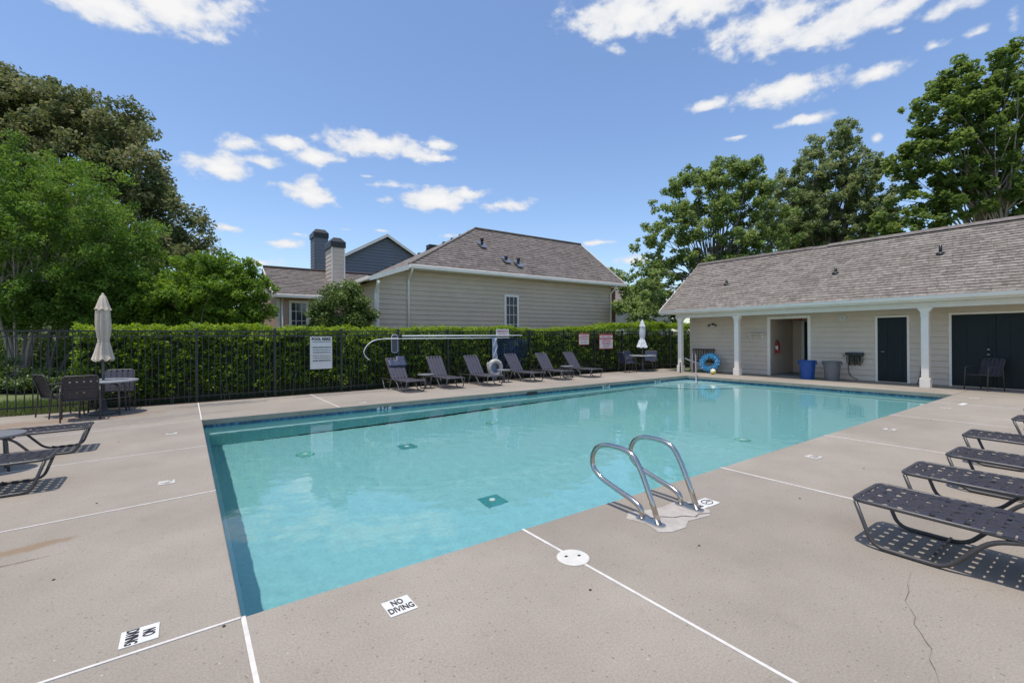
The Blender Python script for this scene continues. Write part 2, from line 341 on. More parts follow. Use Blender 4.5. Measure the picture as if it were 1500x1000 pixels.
for a, b in zip(nx[:-1], nx[1:]):
    slab([(a, DY0), (b, DY0), (b, PY0), (a, PY0)])
fx = [PX0, 2.72, 5.6, 8.5, 11.4, PX1, 18.0]
for a, b in zip(fx[:-1], fx[1:]): slab([(a, PY1), (b, PY1), (b, DY1), (a, DY1)])
slab([(PX1, PY0), (DX1, PY0), (DX1, PY1), (PX1, PY1)])
def joint(x0, y0, x1, y1, w=.02):
    d = Vector((x1 - x0, y1 - y0, 0)).normalized(); nrm = Vector((-d.y, d.x, 0)) * w * .5
    a, b = Vector((x0, y0, -.09)), Vector((x1, y1, -.09)); mb = MB(); mb.prism([a - nrm, b - nrm, b + nrm, a + nrm], (0, 0, .0925)); mb.build('joint_strip', jointM, deck)
for f_ in ly: joint(DX0, f_(DX0), PX0 - .008, f_(PX0 - .008), .017)
joint(PX0, DY0, PX0, PY0 - .004, .022)
for x in nx[1:-2]: joint(x, DY0, x, PY0 - .004, .020)
joint(.235, PY1 + .02, .235, DY1, .022); joint(fx[1], PY1 + .006, fx[1], DY1, .022)
# crack and repair patch
rnd = random.Random(3)
pts = []
for px, py in [(1332, 838), (1327, 856), (1329, 866), (1323, 880), (1331, 892), (1338, 903), (1336, 914), (1346, 927), (1352, 938), (1362, 951), (1358, 966), (1366, 980), (1373, 1002)]:
    d = at(px, py, 1) - Vector((0, 0, 1.5)); d = d * (-1.5 / d.z); pts.append((d.x, d.y))
cr = MB()
for (a, b), (c_, d_) in zip(pts[:-1], pts[1:]):
    v = Vector((c_ - a, d_ - b, 0)).normalized(); n_ = Vector((-v.y, v.x, 0)) * rnd.choice((.0006, .0012, .0022)); A, Bq = Vector((a, b, .003)), Vector((c_, d_, .003)) 
    cr.add([A - n_, Bq - n_ * .7, Bq + n_ * .7, A + n_], [(0, 1, 2, 3)])
cr.build('crack', mat('crack_dark', (.15, .128, .105), .9, .2, 8.0), deck)
patchM = mat('patch_mortar', (.40, .362, .318), .9, .16, 9.0, bump=.5, bscale=40)
pp = [(2.93, 2.20), (3.02, 2.14), (3.18, 2.13), (3.30, 2.19), (3.42, 2.17), (3.55, 2.15), (3.66, 2.22), (3.64, 2.30), (3.72, 2.42), (3.58, 2.52), (3.40, 2.50), (3.22, 2.54), (3.06, 2.60), (2.94, 2.52), (2.99, 2.36)]
MB().prism([(a, b, -.01) for a, b in pp], (0, 0, .015)).build('repair_patch', patchM, deck)
cr = MB(); q = [(3.10, 2.40), (3.20, 2.37), (3.27, 2.30), (3.36, 2.27), (3.42, 2.20), (3.50, 2.22), (3.60, 2.17)]
for (a, b), (c_, d_) in zip(q[:-1], q[1:]):
    v = Vector((c_ - a, d_ - b, 0)).normalized(); n_ = Vector((-v.y, v.x, 0)) * .006; A, Bq = Vector((a, b, .0085)), Vector((c_, d_, .0085)); cr.add([A - n_, Bq - n_ * .5, Bq + n_ * .5, A + n_], [(0, 1, 2, 3)])
cr.build('crack', MATS['crack_dark'], deck)
# dark specks of litter on the deck
for (px, py) in [(76, 849), (173, 647), (140, 737), (1022, 799), (1170, 730), (1264, 686), (1363, 615), (862, 864), (325, 917)]:
    d = at(px, py, 1) - Vector((0, 0, 1.5)); t_ = -1.5 / d.z; p_ = d * t_
    MB().lathe([(.006, .0), (.009, .003), (.004, .005)], seg=7).build('dry_leaf_scrap', mat('scrap', (.05, .035, .025), .9, .3, 30), deck).location = (p_.x, p_.y, .001)

# ------------------------------------------------------------------ pool basin and water
WL = -.150
plaster = mat('pool_plaster', (.225, .49, .49), .7, 0.0, 22, col2=(.29, .585, .575), detail=8)  # paler grain in the colour imitates fine caustic speckle under water
def tile_mat():
    M = bpy.data.materials.new('waterline_tile'); M.use_nodes = True; t = M.node_tree; p = t.nodes['Principled BSDF']; p.inputs['Roughness'].default_value = .2
    geo = nd(t, 'ShaderNodeNewGeometry'); v = nd(t, 'ShaderNodeTexVoronoi'); v.feature = 'F1'; v.distance = 'CHEBYCHEV'; v.inputs['Scale'].default_value = 26; v.inputs['Randomness'].default_value = .0
    t.links.new(geo.outputs['Position'], v.inputs['Vector']); sel = nd(t, 'ShaderNodeSeparateColor'); t.links.new(v.outputs['Color'], sel.inputs[0])
    wn = nd(t, 'ShaderNodeTexWhiteNoise'); sn = nd(t, 'ShaderNodeVectorMath', operation='SNAP'); t.links.new(geo.outputs['Position'], sn.inputs[0]); sn.inputs[1].default_value = (.038, .038, .038); t.links.new(sn.outputs[0], wn.inputs['Vector'])
    c = nd(t, 'ShaderNodeValToRGB'); e = c.color_ramp.elements; e[0].color = (.012, .045, .10, 1); e[1].color = (.06, .20, .30, 1); e.new(.6).color = (.02, .09, .18, 1); t.links.new(wn.outputs[0], c.inputs[0]); t.links.new(c.outputs[0], p.inputs['Base Color']); return M
tileM = tile_mat()
basin = struct('pool_basin')
LZ, LW = -.78, .09                         # safety ledge
def fz(x): return -1.78 if x < 5 else -1.78 + (x - 5) / (PX1 - 5) * .62
mb = MB(); xsamp = [PX0 + LW, 5, 8.5, 12, PX1 - LW]
for a, b in zip(xsamp[:-1], xsamp[1:]): mb.add([(a, PY0 + LW, fz(a)), (b, PY0 + LW, fz(b)), (b, PY1 - LW, fz(b)), (a, PY1 - LW, fz(a))], [(0, 1, 2, 3)])
mb.build('pool_floor', plaster, basin)
def ring(name, x0, y0, x1, y1, z0, z1, M, parent=basin):
    mb = MB(); P = [(x0, y0), (x1, y0), (x1, y1), (x0, y1)]
    for i in range(4):
        a, b = P[i], P[(i + 1) % 4]; za = z0(a[0]) if callable(z0) else z0; zb = z0(b[0]) if callable(z0) else z0
        mb.add([(*a, za), (*b, zb), (*b, z1), (*a, z1)], [(0, 1, 2, 3)])
    return mb.build(name, M, parent)
e_ = .022
ring('pool_wall', PX0 + LW, PY0 + LW, PX1 - LW, PY1 - LW, fz, LZ, plaster)
ring('pool_wall', PX0 - e_, PY0 - e_, PX1 + e_, PY1 + e_, LZ, -.24, plaster)
ring('tile_band', PX0 - e_, PY0 - e_, PX1 + e_, PY1 + e_, -.24, -.088, tileM)
ring('coping_face', PX0 - e_ * .2, PY0 - e_ * .2, PX1 + e_ * .2, PY1 + e_ * .2, -.088, -.012, copeM)
mb = MB(); o_, i_ = (PX0 - e_, PY0 - e_, PX1 + e_, PY1 + e_), (PX0 + LW, PY0 + LW, PX1 - LW, PY1 - LW)
Oq = [(o_[0], o_[1]), (o_[2], o_[1]), (o_[2], o_[3]), (o_[0], o_[3])]; Iq = [(i_[0], i_[1]), (i_[2], i_[1]), (i_[2], i_[3]), (i_[0], i_[3])]
mb.add([(*q, LZ) for q in Oq + Iq], [(k, (k + 1) % 4, (k + 1) % 4 + 4, k + 4) for k in range(4)]); mb.build('ledge', mat('ledge_plaster', (.45, .68, .69), .7, .05, 2.0), basin)
for k, (r, z) in enumerate([(2.3, -.86), (1.85, -.62), (1.4, -.38)]):           # quarter-round steps in the far corner
    P = [(PX1 + e_ - .004, PY1 + e_ - .004)] + [(PX1 + e_ - .004 - r * math.sin(a), PY1 + e_ - .004 - r * math.cos(a)) for a in np.linspace(0, pi / 2, 15)]
    MB().prism([(a, b, z - .30 if k else -1.6) for a, b in P][::-1], (0, 0, .30 if k else 1.6 + z)).build('step', MATS['ledge_plaster'], basin)
drainM = mat('drain_grate', (.025, .27, .27), .6, .1, 8.0); inletM = mat('inlet_white', (.8, .8, .78), .4)
for x, y in [(3.4, 5.25), (3.4, 8.2)]:
    d = bevel(B(-.155, -.155, 0, .155, .155, .012).build('drain_cover', drainM, basin), .004); d.location = (x, y, fz(x) + .001)
    MB().lathe([(.042, 0), (.042, .02), (.03, .028)], seg=14).build('drain_boss', inletM, d).location = (0, 0, .012)
for x, y in [(1.72, 8.75), (5.75, 8.85), (8.55, 4.5)]:
    d = MB().lathe([(.15, 0), (.12, .014)], seg=20).build('return_inlet', mat('inlet_green', (.15, .50, .42), .6), basin); d.location = (x, y, fz(x) + .001)
    MB().lathe([(.055, 0), (.05, .02), (.03, .026)], seg=14).build('inlet_cap', inletM, d).location = (0, 0, .014)
def water_mat():
    M = bpy.data.materials.new('pool_water'); M.use_nodes = True; t = M.node_tree; p = t.nodes['Principled BSDF']
    p.inputs['Base Color'].default_value = (.90, 1.0, 1.0, 1); p.inputs['Roughness'].default_value = 0.0; p.inputs['IOR'].default_value = 1.333; p.inputs['Transmission Weight'].default_value = 1.0
    geo = nd(t, 'ShaderNodeNewGeometry')
    a = nd(t, 'ShaderNodeTexNoise'); a.inputs['Scale'].default_value = 14; a.inputs['Detail'].default_value = 3; t.links.new(geo.outputs['Position'], a.inputs['Vector'])
    b = nd(t, 'ShaderNodeTexNoise'); b.inputs['Scale'].default_value = 1.6; b.inputs['Detail'].default_value = 2; t.links.new(geo.outputs['Position'], b.inputs['Vector'])
    h = m('ADD', m('MULTIPLY', a.outputs['Fac'], .3, tree=t), b.outputs['Fac'], tree=t)
    bp = nd(t, 'ShaderNodeBump'); bp.inputs['Strength'].default_value = .085; bp.inputs['Distance'].default_value = .02; t.links.new(h, bp.inputs['Height']); t.links.new(bp.outputs[0], p.inputs['Normal'])
    return M
nxw, nyw = 460, 225
gx = np.linspace(PX0 - .02, PX1 + .02, nxw); gy = np.linspace(PY0 - .02, PY1 + .02, nyw); GX, GY = np.meshgrid(gx, gy, indexing='ij')
GZ = np.full_like(GX, WL)
for _ in range(26):                                                   # gentle ripples
    a = rng.uniform(0, 2 * pi); lam = rng.uniform(.10, .38); ph = rng.uniform(0, 2 * pi)
    GZ += lam * .00026 * np.sin(2 * pi / lam * (GX * math.cos(a) + GY * math.sin(a)) + ph)
vv = np.stack([GX, GY, GZ], -1).reshape(-1, 3); ii = np.arange(nxw * nyw).reshape(nxw, nyw)
ff = np.stack([ii[:-1, :-1], ii[1:, :-1], ii[1:, 1:], ii[:-1, 1:]], -1).reshape(-1, 4)
def mesh_np(name, v, f, M, parent=None, kind=None, smooth=False, rv=None):
    me = bpy.data.meshes.new(name); nv, nf = len(v), len(f); k = f.shape[1]
    me.vertices.add(nv); me.vertices.foreach_set('co', np.ascontiguousarray(v, dtype=np.float32).ravel())
    me.loops.add(nf * k); me.loops.foreach_set('vertex_index', np.ascontiguousarray(f, dtype=np.int32).ravel())
    me.polygons.add(nf); me.polygons.foreach_set('loop_start', np.arange(0, nf * k, k, dtype=np.int32))
    me.polygons.foreach_set('use_smooth', np.full(nf, smooth)); me.materials.append(M)
    if rv is not None: a = me.attributes.new('rnd', 'FLOAT', 'POINT'); a.data.foreach_set('value', np.ascontiguousarray(rv, dtype=np.float32))
    me.update(); return link(name, me, parent, kind)
water = mesh_np('water', vv, ff, water_mat(), None, 'structure', True)
water.cycles.is_caustics_caster = True
for o in list(C.objects):
    if o.parent == basin or (o.parent and o.parent.parent == basin): o.cycles.is_caustics_receiver = True
# depth figures on the far tile band and the skimmer throat
for x, s, where in [(3.72, '5 FT', 'at the deep left end'), (11.1, '4 FT', 'beyond the ladder'), (13.75, '3 FT', 'near the corner steps')]:
    d = tag(B(-.17, -.012, -.07, .17, 0, .0).build('depth_marker', mat('marker_tile', (.42, .50, .52), .4)), 'white tile reading %s on the far pool edge %s' % (s, where), 'depth marker', 'depth markers on the far waterline'); d.location = (x, PY1 + .014, -.085)
    text_part(s, .095, ink, d, (0, -.0145, -.032), (pi / 2, 0, 0), sx=1.25, bold=.004)
d = tag(B(-.19, -.01, -.07, .19, .0, .03).build('skimmer_mouth', black), 'dark skimmer opening in the far pool edge', 'skimmer'); d.location = (8.05, PY1 + .012, -.09)

# ------------------------------------------------------------------ deck markers, skimmer lid, ladder, handrail
def marker(x, y, rz, lines, label, w=.15, h=.15, sx=.60):
    d = tag(B(-w / 2, -h / 2, 0, w / 2, h / 2, .004).build('deck_marker', signW), label, 'deck marker', 'markers set in the deck'); d.location = (x, y, .001); d.rotation_euler = (0, 0, rz)
    for s, sz, dx, dy in lines: text_part(s, sz, ink, d, (dx, dy, .0056), (0, 0, 0), sx=sx, bold=.0012)
    return d
marker(.965, 2.455, 0, [('NO', .072, 0, .034), ('DIVING', .072, 0, -.034)], 'white NO DIVING tile on the near deck beside the pool edge', .155, .155)
marker(-.197, 2.99, -pi / 2, [('NO', .072, 0, .034), ('DIVING', .072, 0, -.034)], 'white NO DIVING tile on the left deck by the near pool corner', .155, .155)
d = marker(3.81, 2.335, 0, [], 'white tile with a round symbol beside the ladder', .17, .15)
mb = MB(); mb.tube([(.055 * math.cos(a), .045 * math.sin(a), .005) for a in np.linspace(0, 2 * pi, 24, endpoint=False)], .0045, 5, closed=True); mb.build('round_symbol', ink, d)
T([(-.03, -.012, .005), (0, .01, .005), (.035, -.005, .005)], .005, 5).build('swimmer_symbol', ink, d)
d = marker(3.64, 2.34, 0, [('NO', .06, .0, .035), ('DIVING', .055, .0, -.03)], 'scuffed NO DIVING tile partly under the ladder foot', .16, .15)
for x, y, w, lab in [(-.17, 6.02, .14, 'worn white tile with faded mark on the left deck, nearer of two'), (-.19, 9.08, .14, 'worn white tile on the left deck near the far pool corner'),
                     (9.05, 2.42, .17, 'scuffed white tile on the near deck, third joint from the corner'), (6.28, 2.43, .17, 'small worn white tile on the near deck past the ladder'),
                     (12.5, 2.44, .15, 'faint white tile on the deck near the short loungers'), (14.95, 2.42, .17, 'faded white tile on the deck by the right pool corner'),
                     (3.35, 10.68, .15, 'flaking white tile on the far deck above the depth figure')]:
    d = marker(x, y, 0, [], lab, w, .15); d.data.materials[0] = mat('worn_tile', (.50, .47, .42), .7, .2, 25)
    for k in range(4):
        a, b = random.uniform(-.05, .05), random.uniform(-.05, .05); MB().lathe([(random.uniform(.012, .03), .0), (.01, .0015)], seg=6).build('worn_spot', deckM, d).location = (a * w / .15, b, .0042)
    B(-.05, -.02, 0, .05, -.012, .0012).build('faded_stroke', ink, d).location = (0, random.uniform(-.02, .04), .0042)
B(-.2, -.045, 0, .2, .045, .004).build('white_patch', jointM, deck).location = (13.5, 2.36, .001)
sk_ = thing('pool_skimmer', 'round cream skimmer lid set in the near deck', 'skimmer lid', (2.13, 2.29, 0)); d = MB().lathe([(.112, 0), (.112, .006), (.106, .010)], seg=36).build('lid', mat('lid_plastic', (.62, .59, .52), .5, .08, 9.0), sk_)
for dx, dy in [(-.035, .03), (.045, -.012)]: B(-.011, -.009, 0, .011, .009, .002).build('finger_slot', ink, d).location = (dx, dy, .0098)

lad = thing('pool_ladder', 'stainless ladder with two looped grab rails at the near pool edge', 'pool ladder', (0, 0, 0))
for x in (3.04, 3.57):
    y0 = 2.27
    P = [(x, y0, 0.0)]
    for px, py in [(949, 722), (938, 690), (928, 668), (912, 657), (888, 651), (873, 654), (866, 668), (867, 684), (878, 699), (900, 715), (924, 731), (938, 744), (944, 757)]:
        d = at(px, py, 1) - Vector((0, 0, 1.5)); d = d * (3.04 / d.x); P.append((x, d.y, max(.0, d.z + 1.5)))
    P[-1] = (x, y0 + .17, 0.0)
    T(rounded(P, .06, 4), .0225, 12).build('rail', steel, lad)
    bevel(MB().prism(rounded([(-.042, -.045, 0), (.042, -.045, 0), (.042, .215, 0), (-.042, .215, 0)], .04, 5, closed=True), (0, 0, .012)).build('base_plate', chrome, lad), .003).location = (x, y0, .004)
    T(rounded([(x, PY0 + .06, WL - .1), (x, PY0 + .06, -.5), (x, PY0 + .05, -1.3)], .1), .0195, 10).build('stile', steel, lad)
for z in (-.45, -.75, -1.05): bevel(B(3.05, PY0 + .03, z, 3.60, PY0 + .10, z + .03).build('tread', inletM, lad), .008)
for o in lad.children: o.cycles.is_caustics_receiver = True
hr = thing('pool_handrail', 'bent steel handrail over the pool steps in the far corner', 'handrail', (0, 0, 0))
T(rounded([(15.92, 10.35, 0), (15.85, 10.28, .90), (15.55, 9.95, .86), (14.55, 9.30, -.25), (14.45, 9.24, -.7)], .16, 6), .022, 10).build('rail', steel, hr)
MB().lathe([(.06, 0), (.05, .02), (.03, .03)], 15.92, 10.35, 14).build('base_plate', chrome, hr)
d = tag(T([(16.45, 11.22, .0), (16.45, 11.22, .42)], .03, 8).build('drain_pipe', mat('brown_pipe', (.10, .075, .06), .6)), 'short brown standpipe beside the corner column', 'pipe')

# ------------------------------------------------------------------ siding and roof builders
def siding_wall(parent, o, ux, width_fn, z0, z1, e, M, nrm, name='siding_board'):
    """lapped boards, one object each; o origin (x,y), ux unit along wall, width_fn(z) -> list of (a,b) spans"""
    o = Vector((*o, 0)); ux = Vector((*ux, 0)); n = Vector((*nrm, 0)); z = z0
    while z < z1 - .01:
        zt = min(z + e, z1); zq = zt; zt = zt - .009
        for a, b in width_fn((z + zt) / 2):
            if b - a < .02: continue
            A, Bq = o + ux * a, o + ux * b
            vs = [A + n * .032 + Vector((0, 0, z)), Bq + n * .032 + Vector((0, 0, z)), Bq + n * .004 + Vector((0, 0, zt)), A + n * .004 + Vector((0, 0, zt)),
                  A + Vector((0, 0, z)), Bq + Vector((0, 0, z)), Bq + Vector((0, 0, zt)), A + Vector((0, 0, zt))]
            MB().add(vs, [(0, 1, 2, 3), (5, 4, 7, 6), (4, 5, 1, 0), (3, 2, 6, 7), (4, 0, 3, 7), (1, 5, 6, 2)]).build(name, M, parent)
        z = zq
shingM = attr_mat('tan_shingle', [(0, (.205, .176, .150)), (.4, (.250, .217, .186)), (.75, (.296, .259, .224)), (1, (.222, .188, .158))], .9, objrand=True, fine=9.0, spec=.2)
shingB = attr_mat('brown_shingle', [(0, (.150, .128, .115)), (.4, (.182, .157, .142)), (.75, (.216, .188, .171)), (1, (.160, .135, .120))], .9, objrand=True, fine=6.0, spec=.2)
def roof_plane(parent, O, U, poly, slope_v, M, e=.14, w=.31, single=0, seed=1, key=None):
    """O eave origin, U unit along eave, slope_v unit up the slope; poly [(u,v)] convex; lays shingles course by course"""
    O, U, V = Vector(O), Vector(U).normalized(), Vector(slope_v).normalized(); Nn = U.cross(V).normalized()
    if Nn.z < 0: Nn = -Nn
    r = random.Random(seed)
    mb = MB(); mb.prism([O + U * a + V * b - Nn * .03 for a, b in poly], Nn * .027); mb.build('roof_deck', M, parent)
    def span(v):
        xs_ = []
        for (a, b), (c_, d_) in zip(poly, poly[1:] + poly[:1]):
            if (b - v) * (d_ - v) <= 0 and b != d_: xs_.append(a + (c_ - a) * (v - b) / (d_ - b))
        return (min(xs_), max(xs_)) if len(xs_) > 1 else None
    vmax = max(b for a, b in poly); tabs = []; v = 0.0; k = 0
    while v < vmax - .02:
        vt = min(v + e, vmax - .001); sp_ = span((v + vt) / 2)
        if sp_:
            u = sp_[0] - (r.random() * w)
            while u < sp_[1]:
                wd = w * r.choice((.6, .85, 1.0, 1.25)); a, b = max(u, sp_[0]), min(u + wd, sp_[1]); u += wd
                if b - a > .03: tabs.append((a, b - .006, v + r.uniform(-.006, .004), vt, r.random()))
        v += e; k += 1
    def tabgeo(mb, t, org):
        a, b, v0, v1, rr = t; h0 = .020 + .008 * rr
        P = [org + U * a + V * v0 + Nn * h0, org + U * b + V * v0 + Nn * h0, org + U * b + V * (v1 + .01) + Nn * .004, org + U * a + V * (v1 + .01) + Nn * .004]
        Q = [org + U * a + V * v0, org + U * b + V * v0]
        mb.add(P + Q, [(0, 1, 2, 3), (4, 5, 1, 0), (4, 0, 3), (1, 5, 2)], rr)
    if single:
        tabs.sort(key=lambda t: -key(O + U * (t[0] + t[1]) / 2 + V * t[2])); 
        for t in tabs[:single]:
            mb = MB(); tabgeo(mb, t, O); mb.build('shingle', M, parent)
    mb = MB()
    for t in tabs[single:]: tabgeo(mb, t, O)
    mb.build('shingle_courses', M, parent, 'stuff')
    return tabs

# ------------------------------------------------------------------ pool house
WX = 17.95; EX, EZ, RX, RZ = 16.62, 2.47, 19.5, 4.70; GY0, GY1 = -2.5, 12.30
ph = thing('pool_house', 'low beige pool house with shingle roof and white porch columns', 'building', (0, 0, 0))
core = MB(); 
def wallbox(x0, y0, z0, x1, y1, z1): B(x0, y0, z0, x1, y1, z1).build('wall', siding, ph)
wallbox(WX, 8.42, -.1, WX + .14, 11.75, 2.6); wallbox(WX, GY0, -.1, WX + .14, 7.06, 2.6); wallbox(WX, 7.06, 2.12, WX + .14, 8.42, 2.6)
wallbox(WX + .14, 11.61, -.1, 21.4, 11.75, 2.6); wallbox(21.26, GY0, -.1, 21.4, 11.61, 2.6)
def span_ph(z):
    doors = [(2.15, 7.06, 8.42), (2.06, 4.33, 5.12), (2.08, 1.62, 3.40)]; out_ = []; y = GY0
    for zt, a, b in sorted(doors, key=lambda q: q[1]):
        if z < zt: out_.append((y, a)); y = b
    out_.append((y, 11.75)); return out_
siding_wall(ph, (WX, 0), (0, 1), span_ph, .02, 2.46, .175, siding, (-1, 0))
# porch ceiling, beam, fascia, gutter
B(EX + .06, GY0, 2.40, WX - .02, GY1 - .35, 2.43).build('porch_ceiling', trim, ph)
bevel(B(16.86, GY0, 2.24, 17.08, 11.72, 2.399).build('beam', trim, ph), .01)
bevel(B(EX - .02, GY0, 2.40, EX + .055, GY1, 2.545).build('fascia', white, ph), .008)
MB().prism([(EX - .025, GY0, 2.555), (EX - .025, GY0, 2.45), (EX - .06, GY0, 2.43), (EX - .12, GY0, 2.46), (EX - .14, GY0, 2.555)], (0, GY1 - GY0, 0)).build('gutter', white, ph)
sl = Vector((RX - EX, 0, RZ - EZ)); SL = sl.length; O_ = (EX - .05, GY1, EZ + .08)
phr = MB().prism([(EX - .04, GY0, EZ + .06), (RX, GY0, RZ + .06), (2 * RX - EX, GY0, EZ + .06)], (0, GY1 - GY0 - .02, 0)).build('roof', trim, ph)
vkey = lambda p: 1.0 / max(1, p.x * FX + p.y * FY) if abs(((p.x * _r.x + p.y * _r.y)) / (p.x * FX + p.y * FY)) < 1.12 else 0
roof_plane(phr, O_, (0, -1, 0), [(0, 0), (GY1 - GY0, 0), (GY1 - GY0, SL + .05), (0, SL + .05)], sl, shingM, .14, .30, 300, 5, vkey)
roof_plane(phr, (2 * RX - EX + .05, GY1, EZ + .08), (0, -1, 0), [(0, 0), (GY1 - GY0, 0), (GY1 - GY0, SL + .05), (0, SL + .05)], (-sl.x, 0, sl.z), shingM, .14, .30, 0, 6)
for y0, y1, dz in [(GY0, 7.0, .03), (7.0, 7.5, .0), (7.5, 12.28, .02)]:
    MB().prism([(RX - .16, y0, RZ - .02 + dz + .06), (RX, y0, RZ + .095 + dz + .06), (RX + .16, y0, RZ - .02 + dz + .06), (RX, y0, RZ + .06 + dz + .06)], (0, y1 - y0 - .01, 0)).build('ridge_cap', shingB, phr)
MB().prism([(EX - .06, GY1, EZ + .0), (EX - .06, GY1, EZ + .1), (RX, GY1, RZ + .1), (RX, GY1, RZ - .06)], (0, .03, 0)).build('rake_board', white, phr)
for x, y, z0, hh in [(17.9, 10.05, 0, .20), (17.9, 6.22, 0, .2), (18.3, 3.66, 0, .28)]:
    z = EZ + .1 + (x - EX) / (RX - EX) * (RZ - EZ); v = MB().lathe([(.12, -.06), (.11, .03), (.06, .07)], seg=12).build('pipe_flashing', black, phr); v.location = (x, y, z)
    T([(0, 0, .03), (0, 0, hh)], .04, 8).build('vent_pipe', black, v)
for y in (11.55, 9.12, 3.72):                       # columns
    c = thing('column', '', 'x'); del c['label'], c['category']; c.parent = ph; c.location = (16.97, y, 0)
    bevel(B(-.085, -.085, .28, .085, .085, 2.0).build('shaft', white, c), .012)
    bevel(B(-.115, -.115, 0, .115, .115, .27).build('plinth', white, c), .01)
    bevel(B(-.10, -.10, 2.0, .10, .10, 2.035).build('necking', white, c), .006)
    MB().add([(-.085, -.085, 2.03), (.085, -.085, 2.03), (.085, .085, 2.03), (-.085, .085, 2.03), (-.085, -.17, 2.238), (.085, -.17, 2.238), (.085, .17, 2.238), (-.085, .17, 2.238), (-.085, -.09, 2.12), (.085, -.09, 2.12), (.085, .09, 2.12), (-.085, .09, 2.12)],
             [(0, 1, 9, 8), (1, 2, 10, 9), (2, 3, 11, 10), (3, 0, 8, 11), (8, 9, 5, 4), (9, 10, 6, 5), (10, 11, 7, 6), (11, 8, 4, 7), (4, 5, 6, 7)]).build('capital', white, c)
# changing room opening
def casing(y0, y1, zt, w=.09, name='door_casing'):
    for a, b, z0, z1 in [(y0 - w, y0, .0, zt + w), (y1, y1 + w, .0, zt + w), (y0, y1, zt, zt + w)]:
        bevel(B(WX - .035, a, z0, WX + .06, b, z1).build(name, white, ph), .006)
casing(7.10, 8.38, 2.10, .10)
room = [('room_floor', (WX + .1, 6.6, -.09, 20.3, 9.0, .012), mat('painted_floor', (.16, .19, .20), .5, .15, 3)), ('room_wall', (WX + .14, 8.44, .013, 20.3, 8.54, 2.4), siding), ('room_wall', (19.9, 6.6, .013, 20.0, 8.43, 2.4), siding2), ('room_wall', (WX + .14, 6.6, .013, 19.89, 6.7, 2.4), siding2), ('room_ceiling', (WX + .14, 6.71, 2.42, 19.89, 8.43, 2.46), siding2)]
for nme, b, M_ in room: B(*b).build(nme, M_, ph)
bevel(B(19.84, 7.98, .02, 19.89, 8.08, 2.05).build('door_casing', trim, ph), .005); bevel(B(19.84, 7.36, .02, 19.89, 7.46, 2.05).build('door_casing', trim, ph), .005)
B(19.86, 7.46, .02, 19.89, 7.98, 2.02).build('inner_door', darkdoor, ph)
def panel_door(y0, y1, zt, cols, handle_y=None, x=WX - .022):
    d = bevel(B(0, 0, 0, .05, y1 - y0, zt - .03).build('door', darkdoor, ph), .004); d.location = (x, y0, .03)
    w = (y1 - y0); n = cols; cw = w / n
    for k in range(n):
        for a, b in [(.18, .84), (.98, 1.62), (1.72, zt - .17)]:
            MB().prism([(-.012, k * cw + .11, a), (-.012, (k + 1) * cw - .06, a), (-.012, (k + 1) * cw - .06, b), (-.012, k * cw + .11, b)], (.014, 0, 0)).build('door_panel', darkdoor, d)
    return d
casing(4.36, 5.09, 2.03, .06); d = panel_door(4.36, 5.09, 2.03, 2); T([(-.05, .64, .93), (-.05, .54, .93)], .012, 8).build('handle', chrome, d)
casing(1.68, 3.36, 2.05, .06); d = panel_door(1.68, 2.515, 2.05, 2); d2 = panel_door(2.525, 3.36, 2.05, 2)
B(-.03, .80, .03, .0, .835, 2.0).build('astragal', darkdoor, d)
for z in (1.02, .88): MB().lathe([(.035, 0), (.035, .02), (.015, .045)], seg=12).build('lock', chrome, d2).location = (-.03, .09, z)
# things fixed to the pool house
f_ = thing('wall_shelf', 'small white wall shelf on brackets beside the open doorway', 'shelf', (WX - .02, 8.86, 1.53))
bevel(B(-.17, -.34, .0, 0, .34, .03).build('shelf_board', trim, f_), .004)
for y in (-.22, .22): MB().prism([(-.14, y - .02, 0), (0, y - .02, 0), (0, y - .02, -.20), (-.05, y - .02, -.14), (-.08, y - .02, -.06)], (0, .04, 0)).build('bracket', trim, f_)
f_ = thing('round_wall_plaque', 'round white plaque with grey emblem high on the porch wall', 'plaque', (WX - .03, 6.03, 2.06))
for r, M_, x, nm in [(.105, signW, 0, 'disc'), (.08, mat('plaque_grey', (.45, .44, .42), .5), -.012, 'inner_ring'), (.06, signW, -.016, 'inner_disc'), (.025, mat('plaque_dark', (.2, .2, .2), .5), -.02, 'emblem')]:
    q = MB().lathe([(r, 0), (r * .95, .02)], seg=24).build(nm, M_, f_); q.rotation_euler = (0, -pi / 2, 0); q.location = (x, 0, 0)
f_ = thing('flood_light', 'twin dark floodlight on the porch wall near the corner column', 'light fixture', (WX - .03, 10.66, 1.98))
MB().lathe([(.05, 0), (.04, .03)], seg=12).build('mount', black, f_).rotation_euler = (0, -pi / 2, 0)
for s in (-1, 1):
    T([(0, 0, 0), (-.08, s * .10, -.03)], .012, 6).build('arm', black, f_); q = MB().lathe([(.02, 0), (.045, .07), (.05, .09)], seg=12).build('lamp_head', frameM, f_); q.location = (-.08, s * .10, -.02); q.rotation_euler = (s * -.9, pi * .85, 0)
f_ = thing('hose_hanger', 'black hose hanger with coiled green hose on the porch wall', 'hose hanger', (WX - .02, 5.68, .72))
bevel(B(-.16, -.24, .10, 0, .24, .20).build('hanger', black, f_), .01)
hoseM = mat('hose_green', (.035, .045, .028), .5, .2, 12)
